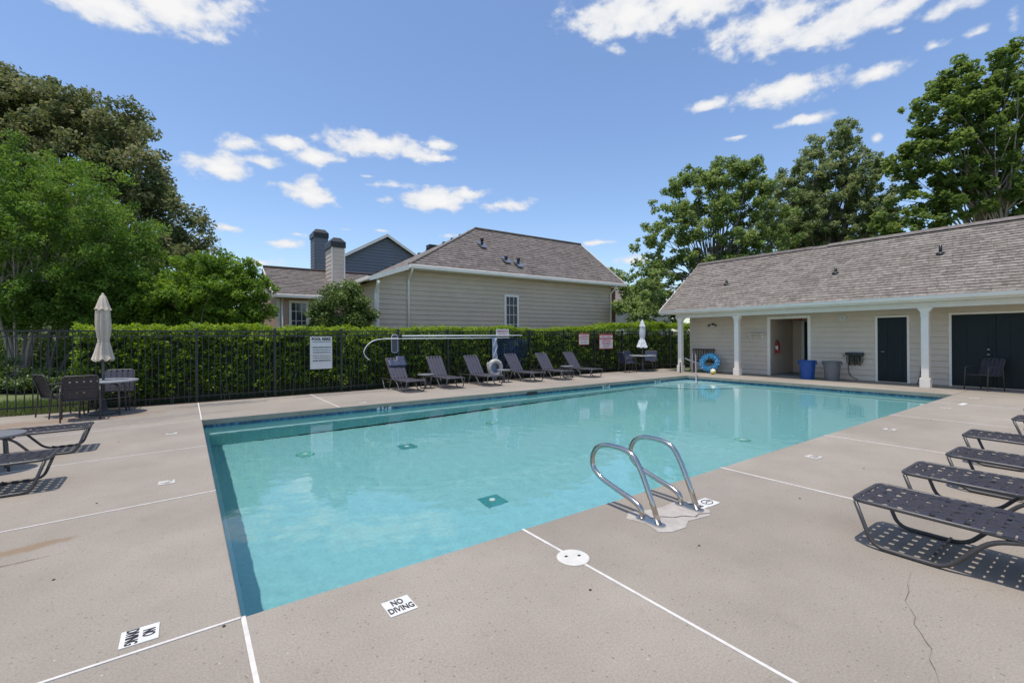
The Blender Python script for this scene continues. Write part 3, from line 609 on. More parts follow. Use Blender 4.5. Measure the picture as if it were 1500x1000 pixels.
for k in range(9):
    y = -.19 + k * .047; dp = .14 + .10 * random.random(); P = [(-.08 + .02 * math.sin(k), y + .03 * math.cos(a), .12 - dp * .5 + (dp * .5 + .04) * math.sin(a)) for a in np.linspace(0, 2 * pi, 14, endpoint=False)]
    P = [(-.08 + .06 * math.cos(a) * (.5 + .5 * math.sin(k * 2)), y + .045 * math.cos(a), .06 - dp * .4 + (dp * .6 + .05) * math.sin(a)) for a in np.linspace(0, 2 * pi, 14, endpoint=False)]
    T(P, .012, 6, closed=True).build('hose_loop', hoseM, f_)
T(rounded([(-.08, .15, -.05), (-.06, .2, -.35), (-.05, .12, -.60), (-.10, -.1, -.69)], .1), .011, 6).build('hose_end', hoseM, f_)
f_ = thing('fire_extinguisher', 'red fire extinguisher hung inside the open doorway', 'fire extinguisher', (18.42, 8.33, .82))
red = mat('extinguisher_red', (.42, .02, .02), .3)
MB().lathe([(.07, 0), (.075, .02), (.075, .36), (.05, .42), (.025, .44)], seg=16).build('cylinder', red, f_); B(-.076, -.05, .14, -.0755, .05, .27).build('tag', signW, f_)
T([(0, 0, .44), (-.02, 0, .50), (-.10, 0, .48)], .014, 6).build('valve', black, f_); T(rounded([(0, -.02, .47), (-.09, -.06, .40), (-.09, -.07, .12)], .05), .010, 6).build('hose', black, f_)
f_ = thing('exit_sign', 'small red exit sign above the inner door in the doorway', 'sign', (19.84, 8.2, 2.16)); B(-.02, -.15, -.08, 0, .15, .08).build('face', signR, f_)
text_part('EXIT', .12, signW, f_, (-.022, 0, 0), (pi / 2, 0, -pi / 2))
f_ = tag(T(rounded([(17.62, 4.06, .02), (17.85, 4.05, .2), (17.90, 4.02, .55), (17.92, 4.0, .62)], .1), .013, 6).build('electric_cord', black), 'black cord hanging down the wall beside the porch column', 'cord')
f_ = thing('spigot', 'small brass wall tap above the grey bin', 'tap', (WX - .02, 6.0, .80)); T([(0, 0, 0), (-.09, 0, 0), (-.11, 0, -.06)], .014, 6).build('spout', chrome, f_); T([(-.06, -.04, .05), (-.06, .04, .05)], .008, 6).build('tap_handle', chrome, f_)

def bin_(x, y, M_, label):
    b = thing('trash_bin', label, 'bin', (x, y, 0), 0, 'bins outside the changing room')
    MB().lathe([(.195, .0), (.20, .02), (.245, .60), (.25, .62), (.235, .62), (.19, .05)], seg=28, cap=False).build('body', M_, b)
    MB().lathe([(.19, .01), (.19, .012)], seg=28).build('base', M_, b)
    T([(.26 * math.cos(a), .26 * math.sin(a), .62) for a in np.linspace(0, 2 * pi, 28, endpoint=False)], .018, 6, closed=True).build('rim', M_, b)
    for a in (pi / 2, -pi / 2):
        h = bevel(B(-.05, -.025, -.05, .05, .025, .05).build('handle', M_, b), .012); h.location = (.26 * math.cos(a), .26 * math.sin(a), .56)
bin_(17.28, 6.86, mat('blue_plastic', (.010, .075, .30), .45, .1, 6), 'blue round plastic bin at the open doorway')
bin_(17.32, 6.14, mat('grey_plastic', (.14, .145, .155), .5, .1, 6), 'grey round plastic bin against the porch wall')

# swim ring, ball, rack
ringM = bpy.data.materials.new('ring_print'); ringM.use_nodes = True; t = ringM.node_tree; p = t.nodes['Principled BSDF']; p.inputs['Roughness'].default_value = .25
co = nd(t, 'ShaderNodeTexCoord'); vo = nd(t, 'ShaderNodeTexVoronoi'); vo.inputs['Scale'].default_value = 9; t.links.new(co.outputs['Object'], vo.inputs['Vector'])
cr_ = nd(t, 'ShaderNodeValToRGB'); cr_.color_ramp.interpolation = 'CONSTANT'; e = cr_.color_ramp.elements; e[0].color = (.62, .70, .74, 1); e[1].position = .30; e[1].color = (.04, .35, .60, 1); e.new(.45).color = (.02, .16, .34, 1); e.new(.52).color = (.07, .42, .66, 1)
t.links.new(vo.outputs['Distance'], cr_.inputs[0]); t.links.new(cr_.outputs[0], p.inputs['Base Color'])
rg = thing('swim_ring', 'blue patterned inflatable swim ring leaning on the porch wall', 'swim ring', (17.42, 10.52, .02))
mb = MB(); n_ = 32; P = [(0, .30 * math.cos(a), .30 * math.sin(a)) for a in np.linspace(0, 2 * pi, n_, endpoint=False)]
mb.tube(P, [.125 + .008 * math.cos(8 * 2 * pi * k / n_) for k in range(n_)], 14, closed=True); q = mb.build('inflated_tube', ringM, rg); q.location = (.0, 0, .385); q.rotation_euler = (0, .5, .25)
T(rounded([(.10, .1, .70), (.08, .0, .76), (.10, -.1, .70)], .05), .016, 6).build('grip', mat('ring_grip', (.03, .3, .5), .4), rg)
bl = thing('beach_ball', 'small yellow and white ball on the deck before the swim ring', 'ball', (16.62, 9.90, .11))
for k in range(6):
    n_ = 5; vs = []; fs = []
    for i in range(9):
        th = pi * i / 8
        for j in range(n_ + 1): a = pi / 3 * (k + j / n_); vs.append((.11 * math.sin(th) * math.cos(a), .11 * math.sin(th) * math.sin(a), .11 * math.cos(th)))
    for i in range(8):
        for j in range(n_): fs.append((i * (n_ + 1) + j, (i + 1) * (n_ + 1) + j, (i + 1) * (n_ + 1) + j + 1, i * (n_ + 1) + j + 1))
    MB().add(vs, fs, smooth=True).build('gore', mat('ball_yellow', (.70, .55, .02), .35) if k % 3 else mat('ball_white', (.7, .72, .68), .35), bl)
bl.rotation_euler = (.5, .9, 0)
rk = thing('wooden_rack', 'dark lattice rack propped against the porch wall behind the swim ring', 'rack', (17.86, 11.1, .0))
wd = mat('dark_wood', (.075, .055, .045), .7, .3, 5)
for z in (.42, .92): B(-.03, -.55, z - .03, 0, .45, z + .03).build('rail', wd, rk)
for k in range(9): B(-.025, -.52 + k * .115, .02 if k in (0, 8) else .45, -.005, -.49 + k * .115, .89).build('slat', wd, rk)
for z in (.55, .68, .80): B(-.024, -.52, z, -.006, .43, z + .02).build('slat', wd, rk)
nn = thing('pool_noodles', 'bundle of green and white floats on the deck beside the swim ring', 'pool float', (17.25, 11.0, 0))
for k, (c_, dy) in enumerate([((.05, .09, .05), 0), ((.55, .52, .45), .1), ((.09, .12, .06), -.1)]):
    T([(-.15 * k, .35 + dy, .06 + .5 * (k == 1)), (.25, -.45 + dy, .07 + .12 * (k == 1))], .035, 8).build('float', mat('float%d' % k, c_, .6), nn)

# ------------------------------------------------------------------ fence
FYL = 13.70
fn = thing('pool_fence', 'black iron picket fence along the far side of the pool deck', 'fence', (0, 0, 0))
posts = [0.22 + 1.73 * k for k in range(-5, 13)]
for z, hh in [(1.70, .035), (1.585, .03), (.10, .03)]: B(posts[0], FYL - .016, z - hh / 2, posts[-1], FYL + .016, z + hh / 2).build('rail', fenceM, fn)
pm = None
for x in posts:
    if pm is None: pm = B(-.030, -.030, -.12, .030, .030, 1.76).build('post', fenceM, fn); pm.location = (x, FYL, 0); pc = MB().lathe([(.04, 0), (.04, .012), (.01, .03)], seg=4).build('post_cap', fenceM, pm); pc.location = (0, 0, 1.76); pc.rotation_euler = (0, 0, pi / 4)
    else:
        q = pm.copy(); C.objects.link(q); q.location = (x, FYL, 0); c2 = pc.copy(); C.objects.link(c2); c2.parent = q
pk = None
for a, b in zip(posts[:-1], posts[1:]):
    n_ = max(1, round((b - a) / .1235)); 
    for k in range(1, n_):
        x = a + (b - a) * k / n_
        if pk is None: pk = B(-.0085, -.0085, .03, .0085, .0085, 1.69).build('picket', fenceM, fn); q = pk
        else: q = pk.copy(); C.objects.link(q)
        q.location = (x, FYL, 0)

# signs on the fence
def sign(x0, x1, z0, z1, label, name='sign'):
    s = thing(name, label, 'sign', ((x0 + x1) / 2, FYL - .028, (z0 + z1) / 2), 0, 'signs on the pool fence'); w, h = (x1 - x0), (z1 - z0); return s, w, h
RT = (pi / 2, 0, 0)
s, w, h = sign(2.83, 3.42, .64, 1.55, 'tall white POOL RISKS notice wired to the fence')
bevel(B(-w / 2, 0, -h / 2, w / 2, .006, h / 2).build('panel', signW, s), .002); text_part('POOL RISKS', .105, ink, s, (0, -.002, h / 2 - .07), RT, sx=.90, bold=.005)
r_ = random.Random(4); z = h / 2 - .15
for para in (2, 1, 1, 3, 2, 2, 1, 2, 2, 3):
    for k in range(para):
        x = -w / 2 + .07; end = w / 2 - (.035 if k < para - 1 else r_.uniform(.05, .25))
        mbq = MB()
        while x < end:
            l_ = min(r_.uniform(.02, .06), end - x); mbq.box(x, -.0016, z - .0075, x + l_, -.0002, z + .0075); x += l_ + .009
        mbq.build('text_line', ink, s); z -= .0225
    MB().lathe([(.005, 0), (.004, .001)], seg=6).build('bullet', ink, s).location = (-w / 2 + .04, -.001, z + .0225 * para); s.children[-1].rotation_euler = RT if s.children else RT
    z -= .017
s, w, h = sign(9.06, 9.62, 1.52, 1.79, 'white EMERGENCY USE ONLY sign above the life ring')
bevel(B(-w / 2, 0, -h / 2, w / 2, .006, h / 2).build('panel', signW, s), .002); text_part('EMERGENCY', .095, inkR, s, (0, -.002, .055), RT, sx=.84, bold=.001); text_part('USE ONLY', .095, inkR, s, (0, -.002, -.06), RT, sx=.9, bold=.001)
s, w, h = sign(13.12, 13.72, 1.16, 1.63, 'smaller red and white lifeguard warning sign on the fence')
bevel(B(-w / 2, 0, -h / 2, w / 2, .006, h / 2).build('panel', signR, s), .002); B(-w / 2 + .03, -.003, .085, w / 2 - .03, -.0005, h / 2 - .04).build('header_band', signW, s); B(-w / 2 + .025, -.003, -h / 2 + .02, w / 2 - .025, -.0005, .055).build('text_field', signW, s)
text_part('WARNING', .09, inkR, s, (0, -.0045, .142), RT, sx=.9); text_part('NO LIFEGUARD', .078, inkR, s, (0, -.0045, -.015), RT, sx=.82, bold=.001); text_part('ON DUTY', .085, inkR, s, (0, -.0045, -.135), RT, bold=.001)
s, w, h = sign(14.31, 15.17, .96, 1.60, 'larger red and white children warning sign on the fence')
bevel(B(-w / 2, 0, -h / 2, w / 2, .006, h / 2).build('panel', signR, s), .002); B(-w / 2 + .04, -.003, .15, w / 2 - .04, -.0005, h / 2 - .05).build('header_band', signW, s); B(-w / 2 + .03, -.003, -h / 2 + .03, w / 2 - .03, -.0005, .10).build('text_field', signW, s)
text_part('KEEP CLOSED', .09, inkR, s, (0, -.0045, .21), RT, sx=1.0); text_part('SUPERVISED', .115, inkR, s, (0, -.0045, .025), RT, sx=.95, bold=.002); text_part('CHILDREN', .115, inkR, s, (0, -.0045, -.09), RT, sx=.95, bold=.002); text_part('ALWAYS', .105, inkR, s, (0, -.0045, -.205), RT, sx=.95, bold=.001)

# rescue hook, pole, life ring, net
poleM = mat('white_pole', (.72, .74, .72), .35, .05, 5)
hk = thing('rescue_hook', 'long white rescue pole with a curved hook hung on the fence', 'rescue pole', (0, 0, 0)); yq = FYL - .06
T([(4.95, yq, 1.475), (9.62, yq, 1.475)], .018, 8).build('pole', poleM, hk)
T(rounded([(4.95, yq, 1.475), (4.62, yq, 1.44), (4.40, yq, 1.28), (4.30, yq, 1.08), (4.38, yq, .92), (4.50, yq, .84)], .2, 5), .014, 8).build('hook', poleM, hk)
q = thing('telescopic_pole', 'upper white pole lying along the fence above the rescue hook', 'pole', (0, 0, 0)); T([(5.5, yq + .005, 1.56), (10.2, yq + .005, 1.56)], .020, 8).build('shaft', poleM, q); T([(5.38, yq + .005, 1.56), (5.5, yq + .005, 1.56)], .026, 8).build('grip', black, q)
q = thing('brush_head', 'grey oval brush head hanging on the fence by the hook', 'pool brush', (5.28, FYL - .04, 1.32))
P = rounded([(-.10, 0, -.28), (.10, 0, -.28), (.10, 0, .28), (-.10, 0, .28)], .09, 6, closed=True); MB().prism(P, (0, .03, 0)).build('bristle_pad', mat('brush_grey', (.10, .10, .11), .8, .3, 20), q); T(P, .012, 6, closed=True).build('backing_rim', mat('brush_rim', (.5, .52, .55), .4), q)
lr = thing('life_ring', 'white life ring hanging from a pale post at the fence', 'life ring', (8.83, 13.42, .0))
mb = MB(); P = [(.24 * math.cos(a), 0, .24 * math.sin(a)) for a in np.linspace(0, 2 * pi, 28, endpoint=False)]; mb.tube(P, .085, 10, closed=True); q = mb.build('ring', mat('life_ring_white', (.46, .43, .385), .5, .08, 6), lr); q.location = (0, -.02, .42)
for a in (.7, 2.3, 3.9, 5.5):
    c_ = T([(.24 * math.cos(a - .12 + .24 * k / 3), 0, .24 * math.sin(a - .12 + .24 * k / 3)) for k in range(4)], .0875, 10).build('band', mat('ring_band', (.40, .40, .42), .5), q)
T(rounded([(-.22, -.06, .62), (-.36, -.05, .62), (-.34, -.05, .44), (-.25, -.05, .36)], .08), .014, 6).build('grab_rope', poleM, lr)
pst = thing('ring_post', 'pale blue post carrying rope behind the life ring', 'post', (8.93, 13.58, 0)); B(-.09, -.02, 0, .09, .02, 1.5).build('board', mat('pale_blue', (.22, .30, .42), .6, .25, 8), pst)
for k in range(4):
    P = [(.05 * math.sin(i * 1.3 + k) + .02 * k - .03, -.04 - .01 * k, 1.46 - i * .075) for i in range(11)]; T(rounded(P, .03, 2), .009, 5).build('rope', poleM, pst)
# leaf net hung on the pole end
def net_mat():
    M = bpy.data.materials.new('blue_net'); M.use_nodes = True; t = M.node_tree; p = t.nodes['Principled BSDF']; p.inputs['Base Color'].default_value = (.012, .035, .10, 1); p.inputs['Roughness'].default_value = .8
    tr = nd(t, 'ShaderNodeBsdfTransparent'); ms = nd(t, 'ShaderNodeMixShader'); co = nd(t, 'ShaderNodeTexCoord'); nz = nd(t, 'ShaderNodeTexNoise'); nz.inputs['Scale'].default_value = 3; t.links.new(co.outputs['Object'], nz.inputs['Vector'])
    r = nd(t, 'ShaderNodeMapRange'); r.inputs[1].default_value = .3; r.inputs[2].default_value = .7; r.inputs[3].default_value = .35; r.inputs[4].default_value = .85; t.links.new(nz.outputs['Fac'], r.inputs[0])
    t.links.new(r.outputs[0], ms.inputs[0]); t.links.new(tr.outputs[0], ms.inputs[1]); t.links.new(p.outputs[0], ms.inputs[2]); t.links.new(ms.outputs[0], t.nodes['Material Output'].inputs[0]); return M
nt_ = thing('leaf_net', 'blue mesh leaf net hanging from the fence behind loungers', 'net', (0, 0, 0)); mb = MB(); nu, nv = 14, 12; vs = []; fs = []
for i in range(nu + 1):
    for j in range(nv + 1):
        u, v = i / nu, j / nv; vs.append((9.12 + 1.45 * u - .15 * v * (u - .4), FYL + .06 + .05 * math.sin(5 * u + 3 * v), 1.50 - .08 * u - (1.25 - .35 * u) * v))
for i in range(nu):
    for j in range(nv): k = i * (nv + 1) + j; fs.append((k, k + 1, k + nv + 2, k + nv + 1))
mb.add(vs, fs, smooth=True).build('mesh_cloth', net_mat(), nt_); T([vs[i * (nv + 1)] for i in range(nu + 1)], .012, 6).build('hem', strapB, nt_)

# ------------------------------------------------------------------ loungers
def make_lounger(raised=True, M=strapM, fM=frameM):
    t = thing('sun_lounger', 'x', 'sun lounger', (0, 0, 0), 0, 'strap sun loungers on the deck'); hw = .28; z = .315; hinge = -1.12; bl_ = .74; ba = math.radians(52 if raised else 0)
    by, bz = math.cos(ba), math.sin(ba)
    T(rounded([(-hw, hinge - .72, z - .03), (-hw, 0, z), (hw, 0, z), (hw, hinge - .72, z - .03)], .07, 5), .0140, 8).build('seat_frame', fM, t)
    T(rounded([(-hw + .03, hinge, z), (-hw + .03, hinge - bl_ * by, z + bl_ * bz), (hw - .03, hinge - bl_ * by, z + bl_ * bz), (hw - .03, hinge, z)], .06, 5), .0125, 8).build('back_frame', fM, t)
    for s in (-1, 1):
        T(rounded([(s * hw, -.02, z - .01), (s * hw, -.12, .018), (s * hw, -.50, .014), (s * hw, -.70, z - .06), (s * hw, -.86, z - .018)], .075, 5), .0145, 8).build('leg', fM, t)
        T(rounded([(s * hw, hinge + .06, z - .015), (s * hw, hinge - .10, .014), (s * hw, hinge - .46, .014), (s * hw, hinge - .60, z - .05)], .07, 5), .0145, 8).build('leg', fM, t)
        if raised: T([(s * (hw - .045), hinge - .30 * by, z + .30 * bz), (s * (hw - .045), hinge - .50, z - .02)], .009, 6).build('back_prop', fM, t)
    T([(-hw, -.42, .03), (hw, -.42, .03)], .010, 6).build('stretcher', fM, t); T(rounded([(-hw, -.78, z - .03), (-.1, -.74, z - .07), (.1, -.74, z - .07), (hw, -.78, z - .03)], .05), .010, 6).build('stretcher', fM, t)
    cols = [-.2, -.1, 0, .1, .2]; lw = .068
    rows = []; y = -.06; k = 0
    while y > hinge + .03:
        gap = .030 if k < 7 else (.010 if k % 4 else .022); rows.append((y, .0525)); y -= .0525 + gap; k += 1
    for j, (yy, w) in enumerate(rows):                       # cross straps, wrapped round the side rails
        mb = MB(); n_ = 12; top = []
        for i in range(n_ + 1):
            x = -hw - .012 + (2 * hw + .024) * i / n_; sag = -.010 * (1 - (x / hw) ** 2); wv = .0035 * math.cos((x / .1) * pi + (j % 2) * pi)
            top.append((x, z + .013 + sag + wv if abs(x) < hw - .01 else z + .0135 if abs(x) < hw + .005 else z - .002))
        vs = []; fs = []
        for x, zz in top: vs += [(x, yy + w / 2, zz), (x, yy - w / 2, zz), (x, yy - w / 2, zz - .003), (x, yy + w / 2, zz - .003)]
        for i in range(n_):
            for q in range(4): fs.append((i * 4 + q, i * 4 + (q + 1) % 4, (i + 1) * 4 + (q + 1) % 4, (i + 1) * 4 + q))
        mb.add(vs, fs, smooth=False).build('strap', M, t)
    for c_i, x in enumerate(cols):
        vs = []; fs = []; n_ = 2 * len(rows)
        for i in range(n_ + 1):
            yy = -.005 + (rows[-1][0] - .03) * i / n_; sag = -.010 * (1 - (x / hw) ** 2); wv = -.0040 * math.cos((x / .1) * pi + (i / 2.0) * pi); zz = z + .0125 + sag + wv
            vs += [(x - lw / 2, yy, zz), (x + lw / 2, yy, zz), (x + lw / 2, yy, zz - .0025), (x - lw / 2, yy, zz - .0025)]
        for i in range(n_):
            for q in range(4): fs.append((i * 4 + q, i * 4 + (q + 1) % 4, (i + 1) * 4 + (q + 1) % 4, (i + 1) * 4 + q))
        MB().add(vs, fs).build('long_strap', M, t)
    def bk(x, s_, off): return (x, hinge - s_ * by - off * -bz, z + s_ * bz + off * by)
    s_ = .04; j = 0
    while s_ < bl_ - .10:
        vs = [bk(-hw + .02, s_, .012), bk(hw - .02, s_, .012), bk(hw - .02, s_ + .055, .012), bk(-hw + .02, s_ + .055, .012), bk(-hw + .02, s_, .008), bk(hw - .02, s_, .008), bk(hw - .02, s_ + .055, .008), bk(-hw + .02, s_ + .055, .008)]
        MB().add(vs, [(0, 1, 2, 3), (7, 6, 5, 4), (0, 4, 5, 1), (1, 5, 6, 2), (2, 6, 7, 3), (3, 7, 4, 0)]).build('back_strap', M, t); s_ += .069; j += 1
    for x in cols:
        vs = [bk(x - lw / 2, -.02, .0165), bk(x + lw / 2, -.02, .0165), bk(x + lw / 2, bl_, .0165), bk(x - lw / 2, bl_, .0165), bk(x - lw / 2, -.02, .013), bk(x + lw / 2, -.02, .013), bk(x + lw / 2, bl_, .013), bk(x - lw / 2, bl_, .013)]
        MB().add(vs, [(0, 1, 2, 3), (7, 6, 5, 4), (0, 4, 5, 1), (1, 5, 6, 2), (2, 6, 7, 3), (3, 7, 4, 0)]).build('back_strap', M, t)
    return t
fadeM = mat('faded_strap', (.064, .058, .072), .42, .12, 5.0, spec=.6)
near = make_lounger(False)
names_r = ['nearest dark strap lounger at the right edge of the deck', 'dark strap lounger second from the camera along the right side', 'dark strap lounger third from the camera along the right side', 'dark strap lounger fourth from the camera along the right side', 'dark strap lounger fifth along the right side, only its foot showing', 'farthest dark strap lounger of the right row, at the frame edge']
xr = [4.20, 5.27, 6.33, 7.64, 9.54, 10.84]; yr = [1.27, 1.26, 1.18, 1.30, 1.13, 1.17]; ar = [0.0, .01, -.02, .01, -.02, .02]
near.location = (xr[0], yr[0], 0); near['label'] = names_r[0]
for k in range(1, 6): clone(near, (xr[k], yr[k], 0), ar[k], names_r[k])
for (x, y, lab) in [(-1.13, 6.68, 'dark strap lounger at the left edge, nearer of the two in view'), (-1.08, 8.62, 'dark strap lounger at the left edge behind the small round table'), (-1.42, 5.02, 'dark strap lounger mostly outside the left edge, its shadow showing')]:
    clone(near, (x, y, 0), -pi / 2 + .02, lab)
far = make_lounger(True, fadeM, greyframe)
names_f = ['faded strap lounger below the curved hook with a navy towel on its back', 'faded strap lounger second from the left in the far row', 'faded strap lounger just left of the life ring', 'faded strap lounger just right of the life ring', 'faded strap lounger second from the right in the far row', 'faded strap lounger at the right end of the far row']
xf = [5.15, 6.42, 7.72, 9.52, 10.72, 12.18]; af = [.04, -.02, .0, .03, -.03, .02]; yf = [11.72, 11.80, 11.66, 11.85, 11.70, 11.72]
for k in range(6):
    o = far if k == 0 else clone(far, None, None, None) if False else (far if k == 0 else clone(far, (xf[k], yf[k], 0), pi + af[k], names_f[k]))
    if k == 0: o.location = (xf[0], yf[0], 0); o.rotation_euler = (0, 0, pi + af[0]); o['label'] = names_f[0]
tw = thing('towel', 'navy towel over the back of the leftmost far lounger', 'towel', (5.15, 13.27, .0)); 
mb = MB(); vs = []; fs = []
for i in range(9):
    for j in range(7):
        s_ = -.30 + .36 * j / 6; x = -.28 + .56 * i / 8; vs.append((x, s_ * .62 - .035 + .008 * math.sin(i * 2 + j), .90 + s_ * .79 + (-.05 if (j == 6 and i < 4) else 0) + .006 * math.sin(i * 1.7)))
for i in range(8):
    for j in range(6):
        if i < 4 and j > 3: continue
        k = i * 7 + j; fs.append((k, k + 7, k + 8, k + 1))
mb.add(vs, fs, smooth=True); q = mb.build('cloth', strapB, tw); sd = q.modifiers.new('thickness', 'SOLIDIFY'); sd.thickness = .008

# ------------------------------------------------------------------ side tables, patio tables, chairs, umbrellas
def side_table(x, y, label, r=.24, h=.42):
    t = thing('side_table', label, 'side table', (x, y, 0), .3, 'small round side tables')
    MB().lathe([(r - .03, h - .03), (r, h - .025), (r, h), (r - .012, h + .004)], seg=28).build('table_top', mat('side_table_top', (.20, .20, .21), .35, .12, 8), t)
    for k in range(4):
        a = pi / 4 + k * pi / 2; T(rounded([(.10 * math.cos(a), .10 * math.sin(a), h - .03), (r * .55 * math.cos(a), r * .55 * math.sin(a), h - .08), (r * .62 * math.cos(a), r * .62 * math.sin(a), 0)], .06), .014, 6).build('leg', greyframe, t)
    T([(r * .6 * math.cos(a), r * .6 * math.sin(a), .16) for a in np.linspace(0, 2 * pi, 18, endpoint=False)], .009, 5, closed=True).build('ring_brace', greyframe, t)
side_table(5.80, 12.55, 'small round side table between the two leftmost far loungers'); side_table(8.62, 12.55, 'small round side table in front of the life ring'); side_table(11.48, 12.60, 'small round side table between the two rightmost far loungers')
side_table(-1.82, 7.72, 'small round side table at the left edge between loungers', .29, .43)

def make_chair(M, fM):
    t = thing('patio_chair', 'x', 'patio chair', (0, 0, 0), 0, 'strap patio chairs'); hw = .27      # faces +y
    for s in (-1, 1):
        T(rounded([(s * hw, .26, 0), (s * hw, .22, .60), (s * hw, .12, .635), (s * hw, -.22, .60), (s * hw, -.27, 0)], .10, 5), .0135, 8).build('arm_frame', fM, t)
    T(rounded([(-hw + .025, .24, .41), (hw - .025, .24, .41), (hw - .025, -.20, .38), (-hw + .025, -.20, .38)], .05, 4, closed=True), .012, 8, closed=True).build('seat_frame', fM, t)
    T(rounded([(-hw + .02, -.19, .38), (-hw + .02, -.33, .84), (hw - .02, -.33, .84), (hw - .02, -.19, .38)], .07, 5), .012, 8).build('back_frame', fM, t)
    def quadstrap(p0, p1, w, th):
        a, b = Vector(p0), Vector(p1); w, th = Vector(w), Vector(th); vs = [a - w, b - w, b + w, a + w, a - w - th, b - w - th, b + w - th, a + w - th]
        MB().add(vs, [(0, 1, 2, 3), (7, 6, 5, 4), (0, 4, 5, 1), (1, 5, 6, 2), (2, 6, 7, 3), (3, 7, 4, 0)]).build('strap', M, t)
    for k in range(7):
        f = (k + .5) / 7; y = .24 - .44 * f; z = .424 - .03 * f; quadstrap((-hw + .01, y, z), (hw - .01, y, z), (0, .027, 0), (0, 0, .003))
    for k in range(6):
        f = (k + .3) / 6.4; y = -.19 - .14 * f; z = .40 + .44 * f; quadstrap((-hw + .01, y + .012, z), (hw - .01, y + .012, z), (0, -.008, .028), (0, .003, .001))
    for x in (-.19, -.095, 0, .095, .19):
        quadstrap((x, .24, .4275), (x, -.19, .4005), (.034, 0, 0), (0, 0, .002)); quadstrap((x, -.174, .39), (x, -.313, .845), (.034, 0, 0), (0, -.002, 0))
    return t
chA = make_chair(strapM, frameM)
def place(src, first, x, y, rz, lab):
    if first: src.location = (x, y, 0); src.rotation_euler = (0, 0, rz); src['label'] = lab; return src
    return clone(src, (x, y, 0), rz, lab)
TX, TY = -1.36, 12.38
place(chA, True, -1.62, 11.80, .12, 'dark strap chair with its back to the pool at the left patio table')
place(chA, False, -2.02, 12.56, -1.05, 'dark strap chair at the far left of the left patio table')
chB = make_chair(fadeM, greyframe)
place(chB, True, -1.22, 12.98, pi - .12, 'pale strap chair between the left patio table and the fence')
place(chA, False, 17.30, 2.62, 1.08, 'lone strap armchair before the double doors of the pool house')
navy = make_chair(strapB, greyframe)
QX, QY = 15.95, 12.72
place(navy, True, 14.98, 12.72, -pi / 2 - .35, 'navy strap chair left of the far patio table')
place(navy, False, 16.05, 13.32, pi + .1, 'navy strap chair behind the far patio table against the fence')
place(navy, False, 16.75, 12.95, pi / 2 + .5, 'navy strap chair right of the far patio table')
def patio_table(x, y, label, r=.56, h=.68):
    t = thing('patio_table', label, 'table', (x, y, 0), .4, 'round patio tables')
    MB().lathe([(r - .03, h - .03), (r, h - .03), (r, h), (r - .02, h + .006)], seg=40).build('table_top', mat('table_top', (.30, .31, .32), .3, .1, 5), t)
    for k in range(4):
        a = k * pi / 2 + .3; T(rounded([(.16 * math.cos(a), .16 * math.sin(a), h - .04), (r * .72 * math.cos(a), r * .72 * math.sin(a), h - .08), (r * .76 * math.cos(a), r * .76 * math.sin(a), 0)], .08), .017, 8).build('leg', greyframe, t)
    T([(r * .74 * math.cos(a), r * .74 * math.sin(a), .34) for a in np.linspace(0, 2 * pi, 24, endpoint=False)], .010, 5, closed=True).build('ring_brace', greyframe, t)
patio_table(TX, TY, 'round grey patio table under the cream folded umbrella'); patio_table(QX, QY, 'round grey patio table by the far corner of the deck')
def umbrella(x, y, M, label, zt, zb, k=1.0, kb=1.0):
    u = thing('closed_umbrella', label, 'umbrella', (x, y, 0), 0, 'folded patio umbrellas')
    T([(0, 0, .05), (0, 0, zt - .05)], .021, 10).build('pole', greyframe, u)
    MB().lathe([(.24, 0), (.24, .05), (.06, .09), (.035, .30)], seg=24).build('base', greyframe, u)
    H = zt - zb; rn = random.Random(int(x * 10))
    prof = [(.155, 0), (.15, .02), (.125, .10), (.10, .20), (.082, .265), (.074, .295), (.090, .36), (.105, .46), (.108, .56), (.102, .68), (.095, .765)]
    seg = 48; vs = []; fs = []
    for i, (r, z) in enumerate(prof):
        for j in range(seg):
            a = 2 * pi * j / seg; q = r * k * (kb if z < .29 else 1) * (1 + .24 * math.cos(8 * a + .9 * math.sin(3 * a) + .6 * z) + .06 * math.cos(16 * a + 2 + 3 * z) + .09 * math.sin(3 * a + 5 * z)); vs.append((q * math.cos(a), q * math.sin(a), zb + H * z + (.03 * math.cos(8 * a) if i == 0 else 0)))
    for i in range(len(prof) - 1):
        for j in range(seg): fs.append((i * seg + j, i * seg + (j + 1) % seg, (i + 1) * seg + (j + 1) % seg, (i + 1) * seg + j))
    MB().add(vs, fs, smooth=True).build('canopy', M, u)
    vs = []; fs = []; prof = [(.125, .755), (.115, .775), (.095, .83), (.070, .90), (.045, .96), (.020, .985)]
    for i, (r, z) in enumerate(prof):
        for j in range(seg):
            a = 2 * pi * j / seg; q = r * k * (1 + (.14 - .02 * i) * math.cos(8 * a + .8)); vs.append((q * math.cos(a), q * math.sin(a), zb + H * z + (.02 * math.cos(8 * a) if i == 0 else 0)))
    for i in range(len(prof) - 1):
        for j in range(seg): fs.append((i * seg + j, i * seg + (j + 1) % seg, (i + 1) * seg + (j + 1) % seg, (i + 1) * seg + j))
    MB().add(vs, fs, smooth=True).build('vent_cap', M, u); MB().lathe([(.022, zt - .03), (.025, zt - .01), (.012, zt + .01)], seg=12).build('finial', M, u)
    T([(.084 * k * math.cos(a), .084 * k * math.sin(a), zb + H * .29) for a in np.linspace(0, 2 * pi, 20, endpoint=False)], .012, 6, closed=True).build('tie_strap', M, u)
umbrella(TX, TY, mat('cream_canvas', (.56, .48, .38), .85, .12, 6, bump=.2, bscale=80), 'closed cream umbrella standing through the left patio table', 2.44, 1.09)
